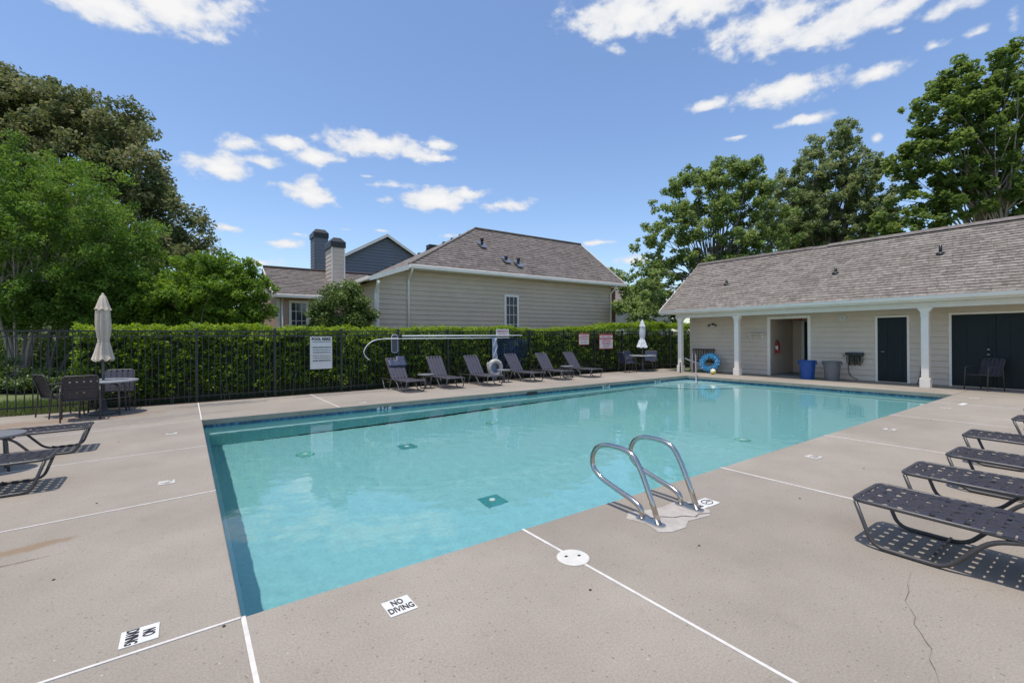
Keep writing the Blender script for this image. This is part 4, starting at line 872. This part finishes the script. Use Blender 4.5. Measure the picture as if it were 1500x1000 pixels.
umbrella(QX, QY, mat('white_canvas', (.62, .63, .64), .85, .14, 6, bump=.2, bscale=80), 'closed white umbrella standing through the far patio table', 2.20, 1.02, .95, 1.35)

# ------------------------------------------------------------------ houses beyond the hedge
def window(parent, x, y, z, w, h, cols, rows, nrm='-y', blind=True):
    """framed window on a wall facing -y; x,y,z lower-left corner"""
    f = thing('window', '', ''); del f['label'], f['category']; f.parent = parent; f.location = (x, y, z)
    B(0, -.03, 0, w, .0, h).build('pane', glassM, f)
    for a in (0, w): B(a - .05, -.055, -.05, a + .05, 0, h + .05).build('frame', white, f)
    for a in (0, h): B(.051, -.055, a - .05, w - .051, 0, a + .05).build('frame', white, f)
    for k in range(1, cols): B(w * k / cols - .01, -.038, .051, w * k / cols + .01, -.031, h - .051).build('muntin', white, f)
    for k in range(1, rows): B(.051, -.040, h * k / rows - .01, w - .051, -.0385, h * k / rows + .01).build('muntin', white, f)
    return f
HY = 17.0
mh = thing('tan_house', 'long tan house with brown shingle roof behind the hedge', 'house', (0, 0, 0))
MB().prism([(5.9, HY, -.1), (18.7, HY, -.1), (18.7, HY, 4.2), (7.1, HY, 4.2), (5.9, HY, 3.78)], (0, .2, 0)).build('wall', siding2, mh)
B(5.9, HY + .2, -.1, 6.1, 25, 3.7).build('wall', siding2, mh); B(18.5, HY + .2, -.1, 18.7, 23, 4.2).build('wall', siding2, mh)
def span_mh(z): return [(5.9 if z < 3.78 else 5.9 + (z - 3.78) / .35, 18.7)]
siding_wall(mh, (0, HY), (1, 0), span_mh, .9, 4.2, .19, siding2, (0, -1))
B(18.72, 17.06, -.1, 19.14, 23, 4.15).build('brick_wall', brickM, mh)
rf = MB().prism([(7.0, 16.62, 4.2), (19.4, 16.62, 4.2), (19.4, 17.1, 4.24), (7.0, 17.1, 4.24)], (0, 0, .02)).build('roof', trim, mh)
EY, EZ2, RY, RZ2 = 16.58, 4.30, 20.0, 7.0; s2 = Vector((0, RY - EY, RZ2 - EZ2)); S2 = s2.length
roof_plane(rf, (7.0, EY, EZ2), (1, 0, 0), [(0, 0), (12.42, 0), (12.42, S2), (5.0, S2)], s2, shingB, .19, .36, 0, 11)
roof_plane(rf, (7.0, 2 * RY - EY, EZ2), (1, 0, 0), [(0, 0), (12.42, 0), (12.42, S2), (5.0, S2)], (0, -s2.y, s2.z), shingB, .3, .5, 0, 12)
Lq, Kq, Rq, Mq, Lb = Vector((5.5, EY, 3.76)), Vector((7.0, EY, EZ2 + .005)), Vector((12.0, RY, RZ2 + .01)), Vector((7.0, 23.4, EZ2)), Vector((5.5, 23.4, 3.76))
MB().add([Lq, Kq, Rq, Mq, Lb], [(0, 1, 2), (0, 2, 3), (0, 3, 4)], .5).build('side_slope', shingB, rf)
T([Kq + Vector((0, 0, .03)), Rq + Vector((0, 0, .03))], .05, 6).build('hip_cap', shingM, rf); T([Rq + Vector((0, 0, .04)), Vector((19.42, RY, RZ2 + .05))], .06, 6).build('ridge_cap', shingB, rf)
bevel(B(7.0, EY - .10, EZ2 - .13, 19.45, EY + .005, EZ2 + .02).build('gutter', white, mh), .02)
MB().prism([(5.5, EY - .03, 3.60), (7.0, EY - .03, 4.13), (7.0, EY - .03, 4.31), (5.5, EY - .03, 3.77)], (0, .04, 0)).build('rake_fascia', white, mh)
MB().prism([(5.5, EY, 3.60), (7.0, EY, 4.13), (7.0, HY, 4.13), (5.5, HY, 3.60)], (0, 0, .02)).build('soffit', trim, mh)
bevel(B(5.38, EY - .02, 3.62, 5.5, 23.4, 3.76).build('gutter', white, mh), .02)
B(7.05, EY + .02, 4.16, 19.4, HY - .02, 4.19).build('soffit', trim, mh)
for x, zt in [(7.12, 4.17), (18.62, 4.17), (5.80, 3.6)]:
    T(rounded([(x, EY - .04, zt), (x, EY - .02, zt - .1), (x, HY - .08, zt - .38), (x, HY - .08, .1)], .08), .045, 8).build('downspout', white, mh)
B(5.86, HY - .03, 0, 5.96, HY - .019, 3.75).build('corner_board', white, mh)
w1 = window(mh, 11.74, HY - .02, 1.65, .70, 1.72, 3, 4)
MB().prism([(19.40, EY - .02, EZ2 - .1), (19.40, RY, RZ2 - .06), (19.40, RY, RZ2 + .05), (19.40, EY - .02, EZ2 + .04)], (.04, 0, 0)).build('rake_board', trim, rf)
for px, py, hh in [(707, 362, .30), (742, 384, .16), (760, 390, .26)]:
    d = at(px, py, 1) - Vector((0, 0, 1.5)); n2 = Vector((0, -s2.z, s2.y)); k = n2.dot(Vector((0, EY, EZ2 - 1.5))) / n2.dot(d); P_ = Vector((0, 0, 1.5)) + d * k
    v = MB().prism([(-.17, -.2, -.05), (.17, -.2, -.05), (.17, .2, .26), (-.17, .2, .26)], (0, -.02, .03)).build('vent_flashing', chrome, rf); v.location = P_
    T([(0, 0, 0), (0, 0, hh + .12)], .065, 8).build('vent_pipe', black, v); MB().lathe([(.085, hh), (.085, hh + .13), (.03, hh + .15)], seg=10).build('vent_hood', black, v)
P_ = at(634, 362, 23); bevel(B(-.25, -.2, -.12, .25, .2, .1).build('ridge_vent', black, rf), .03).location = P_

lw = thing('rosy_wing_house', 'low rosy house wing with brown roof and a sided chimney', 'house', (0, 0, 0)); LY = 21.3
B(3.1, LY, -.1, 9.0, LY + .2, 3.25).build('wall', pinksid, lw); B(3.1, LY + .2, -.1, 3.3, 26.6, 3.25).build('wall', pinksid, lw)
siding_wall(lw, (0, LY), (1, 0), lambda z: [(3.1, 6.4)], 1.0, 3.2, .19, pinksid, (0, -1))
MB().prism([(3.1, LY - .3, 3.25), (3.1, 24, 4.72), (3.1, 27, 3.25)], (.15, 0, 0)).build('gable_wall', siding2, lw)
lrf = MB().prism([(2.98, LY - .42, 3.20), (9.0, LY - .42, 3.20), (9.0, LY, 3.26), (2.98, LY, 3.26)], (0, 0, .02)).build('roof', trim, lw); s3 = Vector((0, 3.1, 1.5)); 
roof_plane(lrf, (2.95, 20.92, 3.32), (1, 0, 0), [(0, 0), (6.6, 0), (6.6, s3.length), (0, s3.length)], s3, shingB, .19, .36, 0, 21)
roof_plane(lrf, (2.95, 27.12, 3.32), (1, 0, 0), [(0, 0), (6.6, 0), (6.6, s3.length), (0, s3.length)], (0, -3.1, 1.5), shingB, .3, .5, 0, 22)
T([(2.95, 24.02, 4.86), (9.5, 24.02, 4.86)], .07, 6).build('ridge_cap', mat('ridge_dark', (.07, .055, .05), .9), lrf)
MB().prism([(2.94, 20.9, 3.18), (2.94, 24.02, 4.70), (2.94, 24.02, 4.84), (2.94, 20.9, 3.34)], (-.03, 0, 0)).build('rake_board', trim, lrf)
bevel(B(2.95, 20.80, 3.20, 8.0, 20.915, 3.34).build('gutter', white, lw), .02)
B(3.10, LY - .035, 0, 3.24, LY - .019, 3.2).build('corner_board', white, lw)
T([(3.30, LY - .1, 0), (3.30, LY - .1, 3.2)], .045, 8).build('downspout', white, lw)
wv = Vector((0, 0, 0)); wx0, wx1 = 3.62, 4.30
window(lw, wx0, LY - .02, 1.45, wx1 - wx0, 1.62, 3, 4)
for a, b in [(4.5, 4.6), (5.35, 5.45)]: B(a, LY - .05, .3, b, LY - .02, 3.0).build('door_casing', white, lw)
B(4.601, LY - .05, 2.9, 5.349, LY - .02, 3.0).build('door_casing', white, lw); B(4.601, LY - .03, .3, 5.349, LY - .022, 2.899).build('patio_door', glassM, lw)
def chimney(parent, x0, x1, y0, y1, z0, z1, cap, M):
    c = B(x0, y0, z0, x1, y1, z1).build('chimney', M, parent)
    for nm in (0,):
        z = z0
        while z < z1 - .05:
            zt = min(z + .19, z1)
            MB().add([(x0 - .0, y0 - .018, z), (x1, y0 - .018, z), (x1, y0 - .004, zt), (x0, y0 - .004, zt), (x0, y0, z), (x1, y0, z), (x1, y0, zt), (x0, y0, zt)], [(0, 1, 2, 3), (4, 5, 1, 0), (4, 0, 3, 7), (1, 5, 6, 2)]).build('siding_board', M, c)
            MB().add([(x0 - .018, y1, z), (x0 - .018, y0, z), (x0 - .004, y0, zt), (x0 - .004, y1, zt), (x0, y1, z), (x0, y0, z), (x0, y0, zt), (x0, y1, zt)], [(0, 1, 2, 3), (4, 5, 1, 0), (4, 0, 3, 7), (1, 5, 6, 2)]).build('siding_board', M, c)
            z = zt
    for a in (x0, x1): B(a - .03, y0 - .03, z0, a + .03, y0 - .019, z1).build('corner_board', white if M is pinksid or M is siding else greysid, c)
    q = .06; h1 = z1 + cap * .55; h2 = z1 + cap
    MB().add([(x0 - q, y0 - q, z1), (x1 + q, y0 - q, z1), (x1 + q, y1 + q, z1), (x0 - q, y1 + q, z1), (x0 - q, y0 - q, h1), (x1 + q, y0 - q, h1), (x1 + q, y1 + q, h1), (x0 - q, y1 + q, h1), (x0 + .12, y0 + .15, h2), (x1 - .12, y0 + .15, h2), (x1 - .12, y1 - .15, h2), (x0 + .12, y1 - .15, h2)],
             [(0, 1, 5, 4), (1, 2, 6, 5), (2, 3, 7, 6), (3, 0, 4, 7), (4, 5, 9, 8), (5, 6, 10, 9), (6, 7, 11, 10), (7, 4, 8, 11), (8, 9, 10, 11), (3, 2, 1, 0)]).build('metal_cap', black, c)
chimney(lw, 5.52, 6.08, 22.0, 23.1, 3.6, 5.72, .48, siding)
gh = thing('grey_gable_house', 'dark grey gable house with chimney far behind the tan house', 'house', (0, 0, 0)); QY_ = 31.0
MB().prism([(7.9, QY_, -.1), (14.6, QY_, -.1), (14.6, QY_, 6.7), (11.42, QY_, 8.52), (7.9, QY_, 6.5)], (0, 8, 0)).build('wall', greysid, gh)
siding_wall(gh, (0, QY_), (1, 0), lambda z: [(max(7.9, 7.9 + (z - 6.5) / .575) if z > 6.5 else 7.9, 14.6 if z < 6.7 else 14.6 - (z - 6.7) / .572)], 4.6, 8.45, .21, greysid, (0, -1))
for a, b in [((7.5, 6.36), (11.42, 8.62)), ((11.42, 8.62), (15.0, 6.57))]:
    MB().prism([(a[0], QY_ - .3, a[1] - .12), (b[0], QY_ - .3, b[1] - .12), (b[0], QY_ - .3, b[1] + .07), (a[0], QY_ - .3, a[1] + .07)], (0, .05, 0)).build('rake_board', white, gh)
    MB().prism([(a[0], QY_ - .26, a[1] - .02), (b[0], QY_ - .26, b[1] - .02), (b[0], QY_ - .26, b[1] + .08), (a[0], QY_ - .26, a[1] + .08)], (0, 8.5, 0)).build('roof', shingB, gh)
chimney(gh, 6.70, 7.50, 30.9, 32.0, 2.0, 7.95, .55, greysid)
fh = thing('distant_house', 'pale house with grey roof glimpsed right of the tan house', 'house', (0, 0, 0))
A_ = at(896, 470, 42); hx, hy = A_.x, A_.y
MB().prism([(hx, hy, -.1), (hx + 9, hy, -.1), (hx + 9, hy, 4.6), (hx, hy, 4.6)], (0, 7, 0)).build('wall', mat('pale_siding', (.42, .39, .36), .6, .05, 1), fh)
MB().prism([(hx - .3, hy - .4, 4.5), (hx - .3, hy + 3.5, 6.8), (hx - .3, hy + 7.4, 4.5)], (9.6, 0, 0)).build('roof', shingB, fh); B(hx + .2, hy - .06, .5, hx + 1.8, hy, 2.6).build('garage_door', white, fh)

# ------------------------------------------------------------------ foliage
def leaf_mat(name, dark, mid, light, trans=.32, rough=.5, spec=.45):
    return attr_mat(name, [(0, dark), (.45, mid), (.85, light), (1, tuple(min(1, v * 1.25) for v in light))], rough, trans, spec)
lfM = {'magnolia': leaf_mat('leaf_magnolia', (0.065, 0.090, 0.033), (0.138, 0.169, 0.062), (0.275, 0.269, 0.131), .38, .55, .25),
       'myrtle': leaf_mat('leaf_myrtle', (0.050, 0.107, 0.020), (0.107, 0.200, 0.035), (0.188, 0.288, 0.055), .40, .6, .25),
       'shrub': leaf_mat('leaf_shrub', (0.062, 0.119, 0.020), (0.125, 0.219, 0.033), (0.200, 0.312, 0.050), .45, .6, .25),
       'purple': leaf_mat('leaf_purple', (0.044, 0.015, 0.015), (0.094, 0.030, 0.025), (0.150, 0.056, 0.037), .3),
       'holly': leaf_mat('leaf_holly', (0.040, 0.073, 0.019), (0.083, 0.140, 0.033), (0.188, 0.244, 0.069), .25, .45, .4),
       'hedge': leaf_mat('leaf_hedge', (0.069, 0.131, 0.018), (0.163, 0.269, 0.034), (0.300, 0.419, 0.062), .5, .55, .3),
       'oak': leaf_mat('leaf_oak', (0.084, 0.144, 0.046), (0.169, 0.247, 0.078), (0.287, 0.352, 0.121), .46, .55, .25),
       'oak2': leaf_mat('leaf_oak2', (0.086, 0.134, 0.054), (0.179, 0.235, 0.093), (0.301, 0.329, 0.161), .46, .55, .25),
       'maple': leaf_mat('leaf_maple', (0.056, 0.099, 0.025), (0.125, 0.193, 0.049), (0.224, 0.297, 0.084), .48, .55, .25)}
def leaves(centres, radii, counts, size, M, name, parent, up=.35, aspect=.55, shade=None, flat=1.0):
    """many small folded leaves gathered into clumps"""
    P = []; Q = []
    for c, r, n in zip(centres, radii, counts):
        d = rng.normal(size=(n, 3)); d /= np.linalg.norm(d, axis=1)[:, None]; rad = rng.random(n) ** .45
        p = np.asarray(c) + d * rad[:, None] * np.asarray(r) * np.array([1, 1, flat]); P.append(p); Q.append(np.full(n, rng.random()))
    P = np.concatenate(P); Q = np.concatenate(Q); n = len(P)
    nrm = rng.normal(size=(n, 3)); nrm /= np.linalg.norm(nrm, axis=1)[:, None]; nrm[:, 2] = np.abs(nrm[:, 2]) + up; nrm /= np.linalg.norm(nrm, axis=1)[:, None]
    a = np.cross(nrm, rng.normal(size=(n, 3))); a /= np.linalg.norm(a, axis=1)[:, None]; b = np.cross(nrm, a)
    s = size * (0.65 + .7 * rng.random(n))[:, None]; w = s * aspect
    v = np.stack([P - a * s * .5, P + b * w * .5 - nrm * w * .12 + a * s * .02, P + a * s * .5 - nrm * s * .10, P - b * w * .5 - nrm * w * .12 + a * s * .02], 1).reshape(-1, 3)
    f = np.arange(4 * n).reshape(n, 4)
    rv = np.clip(.62 * rng.random(n) + .38 * Q, 0, 1)
    return mesh_np(name, v, f, M, parent, 'stuff', False, np.repeat(rv, 4))
def tree(name, label, cat, blobs, Z, leaf, M, nleaf, base, trunk_r=.18, nclump=140, clump=.55, barkm=bark, group=None, stems=1, limb=26, up=.35, aspect=.55, core=.35, flat=.8, lim_r=.05, wisp=.16):
    """blobs: (px,py,rx,ry) of the crown's masses at depth Z"""
    t = thing(name, label, cat, tuple(base), 0, group); ox = Vector(base)
    cs = []; k = Z / 670
    area = [b[2] * b[3] for b in blobs]; tot = sum(area)
    for bq, ar_ in zip(blobs, area):
        zoff = bq[4] if len(bq) > 4 else 0
        c0 = at(bq[0], bq[1], Z + zoff); n = max(3, int(nclump * ar_ / tot))
        d = rng.normal(size=(n, 3)); d /= np.linalg.norm(d, axis=1)[:, None]; rad = core + (1 - core) * rng.random(n) ** .6; rad = np.where(rng.random(n) < wisp, 1.0 + .14 * rng.random(n), rad)
        rr = np.array([bq[2] * k, min(bq[2], bq[3] * 1.2) * k, bq[3] * k]); loc = d * rad[:, None] * rr
        loc2 = np.stack([loc[:, 0] * _r.x + loc[:, 1] * _f.x, loc[:, 0] * _r.y + loc[:, 1] * _f.y, loc[:, 2]], 1)
        cs.append(np.array(c0) + loc2)
    cs = np.concatenate(cs) - np.array(ox); cs[:, 2] = np.maximum(cs[:, 2], .3)
    n = len(cs); cr_ = clump * (0.6 + .8 * rng.random(n)); w = cr_ ** 2; cnt = np.maximum(6, (nleaf * w / w.sum()).astype(int))
    leaves(cs, cr_, cnt, leaf, M, 'crown', t, up, aspect, flat=flat)
    top = cs.mean(axis=0); tops = [Vector(top)]
    idx = rng.choice(n, size=min(limb, n), replace=False)
    fork = []
    for s in range(stems):
        a = 2 * pi * s / max(1, stems) + .4; off = Vector((math.cos(a), math.sin(a), 0)) * (.12 if stems > 1 else 0)
        hgt = max(.5, float(top[2]) * (.62 if stems == 1 else .7)); end = Vector((float(top[0]) * .6 + off.x * 5, float(top[1]) * .6 + off.y * 5, hgt))
        path = [off * 1.0, off * 1.5 + Vector((end.x * .10, end.y * .10, hgt * .35)), off * 2.2 + Vector((end.x * .45, end.y * .45, hgt * .7)), end]
        T(rounded(path, hgt * .2, 4), [trunk_r * (1.15 - .65 * i / (len(rounded(path, hgt * .2, 4)) - 1)) for i in range(len(rounded(path, hgt * .2, 4)))], 8).build('trunk', barkm, t); fork.append((path, end))
    mb = MB()
    for q, i in enumerate(idx):
        path, end = fork[q % len(fork)]; f0 = rng.uniform(.55, 1.0); st = path[2].lerp(end, max(0, (f0 - .6) / .4)); c = Vector(cs[i]); mid = st.lerp(c, .5) + Vector((0, 0, .12 * (c - st).length)) + Vector(rng.normal(size=3)) * .12 * (c - st).length * .5
        P_ = rounded([st, mid, c], (c - st).length * .4, 4); mb.tube(P_, [max(.008, lim_r * (1 - .8 * j / (len(P_) - 1))) for j in range(len(P_))], 5, cap=False)
    mb.build('limbs', barkm, t, 'stuff')
    return t
def gbase(px, Z): p_ = at(px, 500, Z); return Vector((p_.x, p_.y, -.12))
tree('magnolia_tree', 'huge dark olive broadleaf tree at the left, tallest in view', 'tree', [(40, 190, 95, 85), (120, 215, 85, 80), (190, 245, 55, 70), (235, 320, 60, 60), (275, 370, 38, 55), (110, 330, 120, 95), (-60, 190, 110, 110), (20, 150, 80, 50), (80, 160, 70, 45), (190, 380, 90, 60), (0, 330, 120, 100), (170, 180, 45, 45), (215, 270, 35, 45)], 25, .21, lfM['magnolia'], 120000, gbase(60, 25), .42, 860, .55, bark, limb=40, up=.2, core=.3, lim_r=.10, wisp=.03)
tree('crape_myrtle_tree', 'bright green multi stemmed tree behind the fence at the left edge', 'tree', [(40, 300, 95, 75), (130, 330, 85, 75), (60, 390, 120, 75), (170, 400, 60, 55), (-60, 320, 100, 110), (20, 230, 45, 35), (110, 270, 50, 35), (0, 440, 90, 42), (115, 445, 75, 34), (40, 462, 90, 22), (150, 460, 60, 20)], 15.8, .095, lfM['myrtle'], 96000, gbase(28, 15.8), .060, 900, .29, barkL, stems=6, limb=60, up=.3, core=.3, lim_r=.03)
tree('myrtle_sapling', 'slender dark stemmed tree behind the fence left of the umbrella', 'tree', [(90, 430, 60, 50), (150, 440, 55, 40), (190, 400, 40, 50)], 16.4, .11, lfM['myrtle'], 15000, gbase(75, 16.4), .05, 70, .5, bark, stems=3, limb=20, lim_r=.025)
tree('leafy_shrub_tree', 'light green shrubby tree above the hedge left of the rosy wing', 'tree', [(290, 425, 75, 50), (250, 440, 50, 38), (345, 440, 52, 42), (315, 398, 45, 28), (365, 405, 28, 22), (225, 450, 30, 30), (300, 468, 90, 18), (250, 475, 60, 18)], 16.6, .12, lfM['shrub'], 42000, gbase(295, 16.6), .09, 420, .25, bark, limb=40, up=.25, core=.3, lim_r=.025)
tree('purple_leaf_shrub', 'dark red leaved shrub behind the cream umbrella', 'shrub', [(175, 455, 38, 24), (150, 462, 30, 20), (200, 462, 22, 16)], 17.5, .10, lfM['purple'], 6000, gbase(175, 17.5), .04, 40, .35, bark, limb=10)
tree('holly_bush', 'rounded glossy dark green bush before the corner of the tan house', 'bush', [(503, 454, 40, 32), (482, 465, 26, 24), (526, 462, 20, 24), (500, 430, 24, 14), (505, 490, 46, 25)], 15.6, .09, lfM['holly'], 26000, gbase(503, 15.6), .07, 160, .27, bark, limb=10, core=.55)
tree('oak_tree', 'dark green oak behind the left end of the pool house roof', 'tree', [(1000, 310, 52, 45), (1065, 290, 60, 55), (1115, 330, 50, 60), (975, 385, 48, 40), (1050, 385, 75, 60), (950, 430, 34, 30), (1010, 262, 28, 22), (1062, 250, 30, 25), (985, 450, 55, 40), (930, 455, 26, 26, -4), (950, 420, 30, 30, -3), (1105, 260, 26, 28), (1090, 400, 60, 50), (955, 340, 20, 18)], 28, .19, lfM['oak'], 66000, gbase(1050, 28), .30, 900, .30, bark, limb=140, core=.12, lim_r=.045)
tree('tall_oak_tree', 'taller grey green oak behind the middle of the pool house roof', 'tree', [(1225, 225, 38, 40), (1195, 275, 52, 45), (1255, 275, 52, 50), (1165, 310, 42, 42), (1220, 335, 80, 50), (1290, 320, 40, 50), (1150, 350, 50, 40), (1240, 195, 20, 18), (1150, 275, 20, 18), (1280, 240, 28, 20)], 33, .21, lfM['oak2'], 58000, gbase(1205, 33), .32, 820, .34, bark, limb=140, core=.12, lim_r=.055)
tree('maple_tree', 'bright green maple towering over the right end of the pool house', 'tree', [(1440, 120, 55, 42), (1385, 165, 48, 45), (1470, 190, 75, 60), (1400, 225, 70, 50), (1345, 240, 35, 35), (1440, 275, 85, 50), (1360, 300, 50, 40), (1540, 160, 70, 90), (1400, 110, 25, 25), (1475, 90, 30, 22), (1320, 330, 36, 28), (1540, 290, 80, 60)], 24, .20, lfM['maple'], 50000, gbase(1440, 24), .20, 820, .30, barkL, limb=100, core=.2, stems=3, up=.4, aspect=.75, lim_r=.05)
tree('distant_tree', 'small dark treetop beyond the right gable of the tan house', 'tree', [(898, 402, 10, 12), (890, 415, 10, 12)], 55, .35, lfM['oak'], 1500, gbase(895, 55), .2, 20, .6, bark, limb=6)
for k, (px, py, rx, ry, Zq, lab) in enumerate([(20, 556, 42, 26, 14.6, 'low pale flowering shrub behind the fence at the left edge'), (62, 566, 22, 18, 14.4, 'low dark shrub behind the fence left of the patio table'), (-25, 575, 40, 24, 14.3, 'low dark shrub behind the fence, cut by the left edge'), (105, 560, 26, 22, 14.6, 'low dark shrub behind the fence beside the end of the hedge'), (30, 585, 40, 12, 14.0, 'creeping dark shrub at the foot of the fence on the left')]):
    tree('low_shrub', lab, 'shrub', [(px, py, rx, ry), (px - rx * .6, py + 4, rx * .6, ry * .8)], Zq, .085, lfM['holly'], 7000, gbase(px, Zq), .03, 50, .22, bark, limb=6, group='low shrubs behind the fence')
    if k == 0:
        c = at(px, py, Zq - .2); q = thing('white_blossoms', 'white blossoms on the low shrub at the left edge', 'flowers', (c.x, c.y, 0)); mbq = MB()
        for _ in range(46):
            a, b, cz = random.gauss(0, .5), random.gauss(0, .25), c.z + random.gauss(0, .2); s_ = random.uniform(.02, .035)
            mbq.add([(a - s_, b, cz), (a, b - s_, cz + .01), (a + s_, b, cz), (a, b + s_, cz + .01), (a, b, cz - s_), (a, b, cz + s_)], [(0, 1, 5), (1, 2, 5), (2, 3, 5), (3, 0, 5), (1, 0, 4), (2, 1, 4), (3, 2, 4), (0, 3, 4)])
        mbq.build('blossom_cluster', mat('blossom', (.6, .6, .55), .7), q, 'stuff')

for px, py, rx, ry, Zq, lab in [(-30, 520, 60, 45, 19.5, 'dark shrub mass under the trees at the left edge'), (60, 515, 50, 42, 19.0, 'dark shrub mass under the trees behind the chairs'), (130, 505, 55, 40, 18.5, 'dark shrub mass under the trees behind the cream umbrella'), (205, 485, 45, 30, 19.0, 'dark shrub mass between the red shrub and the light green tree')]:
    tree('understory_shrub', lab, 'shrub', [(px, py, rx, ry), (px + rx * .5, py + 10, rx * .6, ry * .8), (px, py + ry, rx, ry)], Zq, .13, lfM['holly'], 11000, gbase(px, Zq), .05, 120, .42, bark, limb=12, group='shrubs in the shade of the trees', core=.2)

for px, py, rx, ry, Zq, lab in [(-90, 420, 110, 75, 34, 'distant dark tree seen between the stems at the left edge'), (70, 420, 110, 70, 36, 'distant dark tree seen behind the chairs'), (215, 440, 90, 55, 38, 'distant dark tree seen behind the cream umbrella'), (340, 455, 70, 38, 40, 'distant dark tree seen left of the rosy wing')]:
    tree('background_tree', lab, 'tree', [(px, py, rx, ry), (px + rx * .5, py + 30, rx * .7, ry * .7), (px - rx * .4, py + 30, rx * .7, ry * .7), (px, 490, rx, 25)], Zq, .30, lfM['oak'], 12000, gbase(px, Zq), .25, 200, .8, bark, limb=14, group='trees far behind the lawn', core=.15)

# hedge
hd = thing('clipped_hedge', 'long clipped green hedge growing behind the iron fence', 'hedge', (0, 0, 0))
X0, X1, Y0, Y1 = -2.05, 24.0, 13.95, 15.15
def htop(x): return 1.79 + .035 * np.sin(x * 5.3 + np.sin(x * 3)) + .03 * np.sin(x * 2.1) + .03 * np.sin(x * .77 + 1) + np.clip((x - 12) / 6, 0, 1) * .30
nc = 5200
hx_ = rng.uniform(X0, X1, nc); isT = rng.random(nc) < .36
hy_ = np.where(isT, rng.uniform(Y0 + .05, Y1, nc), Y0 + .24 * rng.random(nc) + .05 * np.sin(hx_ * 2.7))
kp_ = isT | (rng.random(nc) < .6); hz_ = np.where(isT, htop(hx_) - .05 - .05 * rng.random(nc), .12 + rng.random(nc) * (htop(hx_) - .22))
kp_ = kp_ | (hz_ > .45 + .2 * np.sin(hx_ * 1.9)); hx_, hy_, hz_ = hx_[kp_], hy_[kp_], hz_[kp_]; nc = len(hx_)
leaves(np.stack([hx_, hy_, hz_], 1), .07 + .10 * rng.random(nc), np.full(nc, 22), .074, lfM['hedge'], 'foliage', hd, .25, .56, flat=.7)
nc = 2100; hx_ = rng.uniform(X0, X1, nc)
leaves(np.stack([hx_, rng.uniform(Y0 - .02, Y1, nc), htop(hx_) - .02 + .09 * rng.random(nc) ** 2], 1), .05 + .06 * rng.random(nc), np.full(nc, 11), .068, leaf_mat('leaf_sunlit_top', (.10, .17, .018), (.20, .30, .030), (.30, .40, .05), .45, .55, .3), 'sunlit_top_leaves', hd, .25, .56, flat=.7)  # lighter leaf colour paints the sunlight along the hedge top
B(X0 + .25, Y0 + .26, -.1, X1 - .2, Y1 - .2, 1.55).build('shade_core', mat('hedge_inside', (.030, .042, .014), .95, .4, 12, bump=.6, bscale=30), hd)  # solid box for inner twigs, dark colour stands for shade inside the hedge
mb = MB()
for k in range(60):
    x = random.uniform(X0 + .2, X1 - .2); y = random.uniform(Y0 + .1, Y0 + .24); mb.tube([(x, y, -.1), (x + random.gauss(0, .06), y - .02, .35), (x + random.gauss(0, .12), y, .9)], [.014, .010, .005], 5, cap=False)
mb.build('stems', bark, hd, 'stuff')
# grass tufts along the foot of the hedge and on the lawn behind the fence at the left
def grass(name, x0, x1, y0, y1, n, h, M):
    x = rng.uniform(x0, x1, n); y = rng.uniform(y0, y1, n); z = np.full(n, -.12); hh = h * (.5 + rng.random(n)); an = rng.uniform(0, 2 * pi, n); w = .006; lean = rng.normal(0, .35, (n, 2)) * hh[:, None]
    v = np.stack([np.stack([x - w * np.cos(an), y - w * np.sin(an), z], 1), np.stack([x + w * np.cos(an), y + w * np.sin(an), z], 1), np.stack([x + lean[:, 0], y + lean[:, 1], z + hh], 1)], 1).reshape(-1, 3)
    return mesh_np(name, v, np.arange(3 * n).reshape(n, 3), M, None, 'stuff', False, np.repeat(rng.random(n), 3))
gM = leaf_mat('grass_blade', (.05, .085, .015), (.09, .15, .025), (.17, .21, .05), .3)
q = grass('grass', -8, 20, 15.2, 17.5, 26000, .10, gM); q['label'] = 'short grass behind the hedge'
q = grass('grass', -6, X0 + .3, 13.75, 16.5, 26000, .11, gM); q['label'] = 'short grass behind the fence at the left'
